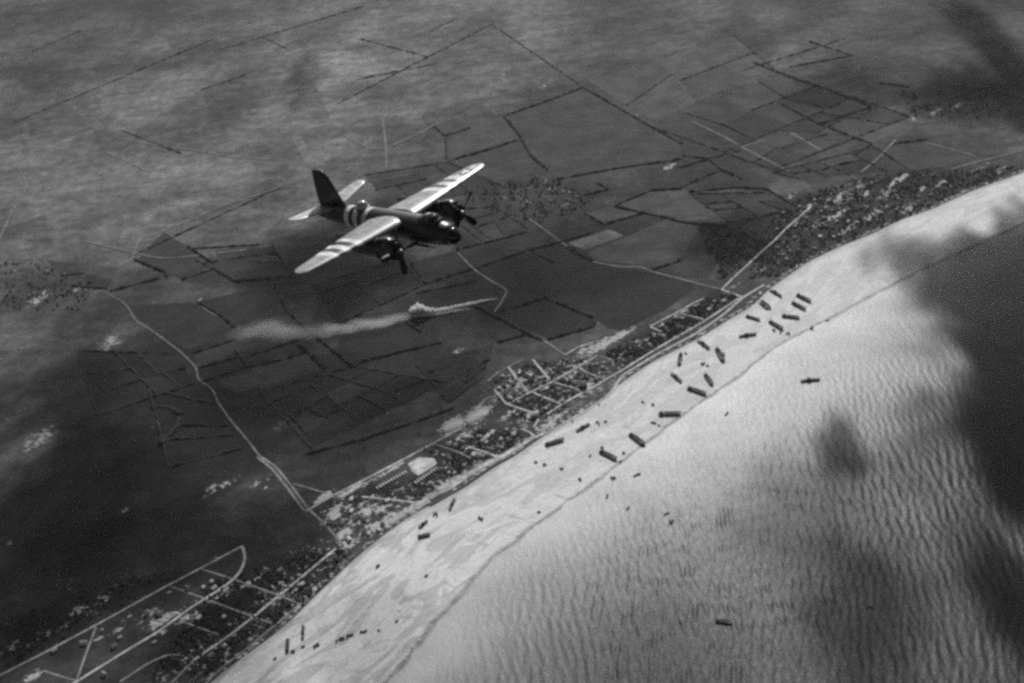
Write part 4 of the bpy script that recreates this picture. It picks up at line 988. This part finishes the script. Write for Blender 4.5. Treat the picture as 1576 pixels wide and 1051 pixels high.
    def wing_top(x, y):
        le, te, z, tr = wing_st(abs(y)); ch = le - te; c = min(.999, max(.001, (le - x) / ch)); return z + ch * (tr * thick(c) * 1.15 + .012 * math.sin(math.pi * c))
    # star and bar on the port wing: flat print following the skin
    def decal(name, poly, y0, x0, off, mat, parent):
        bm = bmesh.new(); vs_ = [bm.verts.new((x0 + a, y0 + b, 0)) for a, b in poly]; bm.faces.new(vs_)
        bmesh.ops.triangulate(bm, faces=bm.faces); bmesh.ops.subdivide_edges(bm, edges=bm.edges, cuts=3, use_grid_fill=True)
        for v in bm.verts: v.co.z = wing_top(v.co.x, v.co.y) + off
        bmesh.ops.recalc_face_normals(bm, faces=bm.faces)
        o = bmobj(name, bm, mat, parent)
        if o.data.polygons[0].normal.z < 0: o.data.flip_normals()
        return o
    y0 = 8.75; le, te, _, _ = wing_st(y0); x0 = le - .47 * (le - te); rad = .68
    disc = decal('insignia', [(rad * math.cos(t), rad * math.sin(t)) for t in np.linspace(0, 2 * math.pi, 25)[:-1]], y0, x0, .012, BLU, root)
    decal('star', [((rad * (.97 if k % 2 == 0 else .38)) * math.cos(k * math.pi / 5), (rad * (.97 if k % 2 == 0 else .38)) * math.sin(k * math.pi / 5)) for k in range(10)], y0, x0, .024, WHT, disc)
    for s in (1, -1):
        decal('bar', [(-.32, s * .7), (.02, s * .66), (.02, s * 1.3), (-.32, s * 1.3)], y0, x0 + .1, .016, WHT, disc)
    # tail
    for s in (1, -1):
        st = []
        for y, le, te in ((.25, -6.75, -9.05), (1.0, -6.85, -9.02), (2, -7.0, -8.95), (3, -7.18, -8.85), (3.7, -7.32, -8.75), (4.0, -7.45, -8.62), (4.17, -7.65, -8.45), (4.25, -7.9, -8.25)):
            st.append((s * y, le, le - te, .72 + .14 * y, .1))
        surface('tailplane', st, 0, 0, .6, P_STAB, root); surface('elevator', st, 0, .615, 1, P_STAB, root)
    FT = [(.5, -4.8, -9.2), (.9, -5.4, -9.28), (1.5, -5.85, -9.3), (2.2, -6.2, -9.25), (3, -6.58, -9.15), (3.5, -6.85, -9.06), (3.85, -7.15, -8.98), (4.04, -7.42, -8.9), (4.14, -7.75, -8.75)]
    fin = [(z, le, le - te, 0, .09) for z, le, te in FT]
    surface('fin', fin, 0, 0, .62, P_FIN, root, 'z'); surface('rudder', fin, 0, .632, 1, P_FIN, root, 'z')
    # dorsal turret
    tur = loftobj('dorsal_turret', [[(-3.35 + r * math.cos(t), r * math.sin(t), z) for t in np.linspace(0, 2 * math.pi, 17)[:-1]] for r, z in ((.54, 1.0), (.54, 1.22), (.5, 1.42), (.4, 1.6), (.24, 1.7), (.05, 1.73))], TGLASS, root)
    loftobj('turret_ring', [[(-3.35 + r * math.cos(t), r * math.sin(t), z) for t in np.linspace(0, 2 * math.pi, 17)[:-1]] for r, z in ((.62, 1.0), (.62, 1.2), (.56, 1.22))], METAL, tur)
    for s in (1, -1): loftobj('gun_barrel', [[(x, s * .22 + .035 * math.cos(q), 1.5 + z + .035 * math.sin(q)) for q in (0, 1.57, 3.14, 4.71)] for x, z in ((-3.7, 0), (-5.0, .12))], GUN, tur)
    # side package guns
    for s in (1, -1):
        for z in (-.35, -.75): loftobj('package_gun', [[(x, s * (1.12 + .12) + r * math.cos(q), z + r * math.sin(q)) for q in np.linspace(0, 5.24, 6)] for x, r in ((3.2, .05), (3.6, .13), (5.3, .13), (5.5, .05), (6.2, .04))], P_OD, root)
    # engines
    for s in (1, -1):
        yc = s * 3.65; zc = -.12
        def nr(x, w, h, z, n=18): return [(x, yc + w * math.cos(2 * math.pi * i / n), z + h * math.sin(2 * math.pi * i / n)) for i in range(n)]
        nac = loftobj('engine_nacelle', [nr(*q) for q in ((3.0, .74, .84, zc - .1), (2.2, .76, .92, zc - .12), (.5, .72, .98, zc - .12), (-1.0, .6, .85, zc + .02), (-2.2, .4, .55, zc + .22), (-3.1, .1, .14, zc + .42))], P_OD, root)
        loftobj('cowling', [nr(*q) for q in ((4.42, .5, .52, zc), (4.5, .6, .62, zc), (4.44, .7, .73, zc - .02), (4.1, .79, .83, zc - .05), (3.4, .8, .88, zc - .08), (2.99, .76, .86, zc - .1))], P_OD, nac)
        loftobj('air_scoop', [[(x, yc + q * .3, zc + z0 + (h if k in (1, 2) else 0)) for k, q in enumerate((-1, -.8, .8, 1))] for x, z0, h in ((4.3, .68, .26), (3.4, .76, .26), (2.4, .7, .14))], P_OD, nac)
        loftobj('engine_front', [nr(*q) for q in ((4.3, .48, .5, zc), (4.44, .22, .22, zc))], BLK, nac)
        pr = empty('propeller', (4.72, yc, zc)); pr.parent = root; pr.rotation_euler = (R(-3) if s < 0 else R(38), 0, 0)
        def disc_ring(x, r, n=12): return [(x, r * math.cos(2 * math.pi * i / n), r * math.sin(2 * math.pi * i / n)) for i in range(n)]
        loftobj('hub', [disc_ring(x, r) for x, r in ((-.3, .2), (0, .22), (.2, .18), (.34, .1), (.38, .02))], METAL, pr)
        for k in range(4):
            rg = []
            for r_, c, tw, th in ((.18, .14, 60, .12), (.5, .3, 50, .09), (.9, .46, 38, .06), (1.4, .54, 28, .045), (1.8, .5, 22, .03), (2.0, .36, 20, .022), (2.06, .1, 19, .01)):
                ca, sa = math.cos(R(tw)), math.sin(R(tw)); pts = []
                for u, h in ((-.5, 0), (-.2, 1), (.2, .8), (.5, 0), (.2, -.3), (-.2, -.3)):
                    pts.append((u * c * sa + h * th * ca, u * c * ca - h * th * sa, -r_))
                rg.append(pts)
            b = loftobj('blade', rg, BLK, pr); b.rotation_euler = (k * math.pi / 2, 0, 0)
    # pose found from the plane's own dimensions
    w = Vector((3.86643483, 2.37515528, 2.19825524)); rot = Matrix.Rotation(w.length, 4, w.normalized())
    root.matrix_world = CAMM @ Matrix.Translation((-9.97819934, 9.8122585, -117.44273717)) @ rot
    tag(root, 'twin engined bomber with black and white stripes flying over the coast', 'aircraft')
aircraft()

# ------------------------------------------------------------------ smoke
def lump(name, c, r, seed, amp=.35, freq=1.6, sub=4):
    bm = bmesh.new(); bmesh.ops.create_icosphere(bm, subdivisions=sub, radius=1)
    for v in bm.verts:
        n = v.co.normalized(); d = 1 + amp * mnoise.fractal(n * freq + Vector((seed * 7.1, seed * 3.3, 0)), .6, 2.1, 5)
        q = min(1.0, math.hypot(n.x, n.y)); v.co = Vector((n.x * r[0] * d, n.y * r[1] * d, n.z * r[2] * d * (1.06 - q ** 2.6))) + Vector(c)
    return bm
def smoke(path, label, dens, core=True):
    """path: (px, py, height of the centre, half width, half height)"""
    P = [(gp(a, b, 3 + h), w, v) for a, b, h, w, v in path]; rings = []; n = 14
    acc = 0
    for k in range(len(P) - 1):
        (a, w0, v0), (b, w1, v1) = P[k], P[k + 1]; m = max(4, int((b - a).length / 5))
        for i in range(m):
            t = i / m; c = a.lerp(b, t); d = (b - a).normalized(); s = Vector((-d.y, d.x, 0)); w = w0 + (w1 - w0) * t; v = v0 + (v1 - v0) * t
            acc += 1; ring_ = []
            for q in range(n):
                an = 2 * math.pi * q / n; dirv = s * math.cos(an) * w + Vector((0, 0, 1)) * math.sin(an) * v
                pt = c + dirv; pt += dirv * (.6 * mnoise.fractal(Vector((pt.x, pt.y, pt.z * 2)) / (w * 1.1 + 14), .9, 2.0, 2)); pt.z = max(3.6, pt.z); ring_.append(pt)
            rings.append(ring_)
    o = loftobj('smoke', rings, volume_material('smoke_volume', dens * .3, .95, .35))
    for f_, k_ in ((.72, .45), (.45, .8)) if core else ((.7, .3),):      # denser towards the middle
        rg = []
        for r_ in rings:
            c = sum((Vector(p) for p in r_), Vector()) / len(r_); rg.append([c + (Vector(p) - c) * f_ * (1 + .4 * mnoise.noise(Vector(p) / 45)) for p in r_])
        loftobj('smoke_core', rg, volume_material('smoke_core_volume', dens * k_, .95, .35), o)
    return tag(o, label, 'smoke', kind='stuff')
smoke([(766, 459, 2, 1.5, 1.5), (745, 462, 5, 4, 3), (720, 468, 7, 6, 4), (700, 472, 8, 5, 4), (682, 476, 9, 8, 6), (664, 478, 12, 9, 8), (654, 478, 16, 13, 14), (645, 477, 20, 20, 20), (636, 479, 18, 16, 16), (628, 482, 14, 6, 6)], 'dense white smoke streaming from a spot on the zigzag lane', .3)
smoke([(725, 474, 3, 3, 2), (700, 478, 5, 7, 3), (672, 483, 6, 8, 4), (650, 486, 6, 5, 3)], 'low second strand of smoke just under the dense white plume', .05)
def wisp(path, label, dens, n):
    """path: (px, py, height, half width across, half height); soft puffs of uneven size strung along it"""
    P = [(gp(a, b, 3 + h), w, v) for a, b, h, w, v in path]; root = None; mat = volume_material('wisp_volume', dens, .95, .35)
    for k in range(n):
        t = (k + random.uniform(-.4, .4)) / n * (len(P) - 1); q = min(len(P) - 2, max(0, int(t))); u = t - q
        (a, w0, v0), (b, w1, v1) = P[q], P[q + 1]; c = a.lerp(b, u); d = (b - a).normalized(); w, v = (w0 + (w1 - w0) * u) * random.uniform(.45, 1.0), (v0 + (v1 - v0) * u) * random.uniform(.6, 1.0)
        c += Vector((-d.y, d.x, 0)) * random.uniform(-.5, .5) * w0; L = random.uniform(1.1, 2.0) * w
        bm = lump('smoke', (0, 0, 0), (L, w, v), k + 40, .45, 1.5, 3); bmesh.ops.rotate(bm, verts=bm.verts, cent=(0, 0, 0), matrix=Matrix.Rotation(math.atan2(d.y, d.x) + random.uniform(-.2, .2), 3, 'Z')); bmesh.ops.translate(bm, verts=bm.verts, vec=c)
        for vv in bm.verts: vv.co.z = max(3.7, vv.co.z)
        o = bmobj('smoke' if root is None else 'smoke_puff', bm, mat, root, True)
        if root is None: root = tag(o, label, 'smoke', kind='stuff')
wisp([(660, 482, 8, 10, 6), (622, 489, 12, 26, 10), (590, 494, 15, 36, 13), (560, 499, 16, 34, 12), (530, 505, 17, 40, 14), (490, 510, 16, 26, 8)], 'thin drifting smoke trailing left of the white plume', .0048, 22)
wisp([(525, 502, 14, 26, 8), (480, 510, 18, 50, 14), (440, 512, 18, 44, 13), (405, 503, 22, 60, 18), (365, 514, 16, 34, 9)], 'faintest farthest end of the drifting smoke', .003, 16)
smoke([(718, 650, 5, 8, 4), (730, 641, 8, 15, 7), (745, 635, 8, 15, 6), (757, 632, 6, 6, 4)], 'pale dust cloud beside the village grid', .05)
smoke([(682, 662, 5, 6, 4), (692, 656, 8, 15, 7), (704, 651, 8, 14, 7), (716, 650, 5, 5, 4)], 'pale dust cloud over the inland camp road', .05)

# ------------------------------------------------------------------ haze and clouds
bm = bmesh.new(); box(bm, -42000, 42000, -30000, 58000, -14, ALT + 40)
hz = bmobj('haze', bm, volume_material('haze_air', 1.25e-5, .96, .8)); tag(hz, 'even summer haze over the whole coast', 'haze', kind='stuff')

CLOUDS = [  # photo position of the shadow, half width and half depth of it in photo pixels, density; some are added only to dim land, sand and sea
 (1475, 408, 90, 30, .008), (1540, 470, 100, 75, .016), (1620, 420, 95, 60, .012), (1560, 590, 65, 80, .016), (1600, 700, 90, 120, .014), (1450, 640, 75, 20, .008), (1545, 720, 55, 85, .011), (1293, 690, 42, 30, .012), (1385, 388, 40, 14, .012), (1335, 402, 16, 9, .012), (1400, 470, 30, 8, .006),
 (1430, 440, 42, 20, .006), (1445, 532, 48, 9, .008), (1570, 940, 60, 100, .009), (1410, 715, 80, 22, .004), (1300, 740, 110, 16, .002), (1390, 880, 60, 40, .0025), (1500, 850, 60, 40, .004),
 (1515, 60, 40, 70, .006), (1490, 150, 85, 22, .007), (1575, 150, 50, 60, .006), (1290, 140, 100, 22, .003), (468, 125, 30, 34, .004), (560, 1000, 90, 60, .002),  # the last thin one is added to dim the lower left sand
 (110, 760, 130, 60, .006), (240, 850, 120, 50, .007), (420, 820, 90, 36, .006), (620, 640, 120, 34, .005), (30, 930, 120, 60, .008), (90, 620, 110, 40, .004), (1120, 372, 80, 22, .005), (320, 1010, 130, 50, .004), (520, 400, 120, 46, .005), (420, 590, 130, 40, .004), (1250, 800, 120, 60, .0022), (1330, 960, 110, 70, .004), (1000, 1010, 150, 50, .0016), (820, 430, 150, 40, .0025)]  # unseen clouds added here to darken the left land and lower sea
for i, (px, py, rx, ry, dn) in enumerate(CLOUDS):
    rx, ry = (gp(px + rx, py) - gp(px - rx, py)).length / 2, (gp(px, py + ry) - gp(px, py - ry)).length / 2
    h = 2700 + 60 * (i % 5); g = gp(px, py, 0); c = g + SUNV * (h / SUNV.z)
    thick_ = min(240, .8 * min(rx, ry) + 40); rx *= 1.12; ry *= 1.12
    o = bmobj('cloud', lump('cloud', (0, 0, 0), (rx, ry, thick_), i + 1, .7, 2.0, 5), volume_material('cloud_volume', dn, .98, .5), smooth=True); o.location = c
    tag(o, 'broken cloud out of view above the coast, several added to dim the ground', 'cloud', 'clouds above the coast', kind='structure')
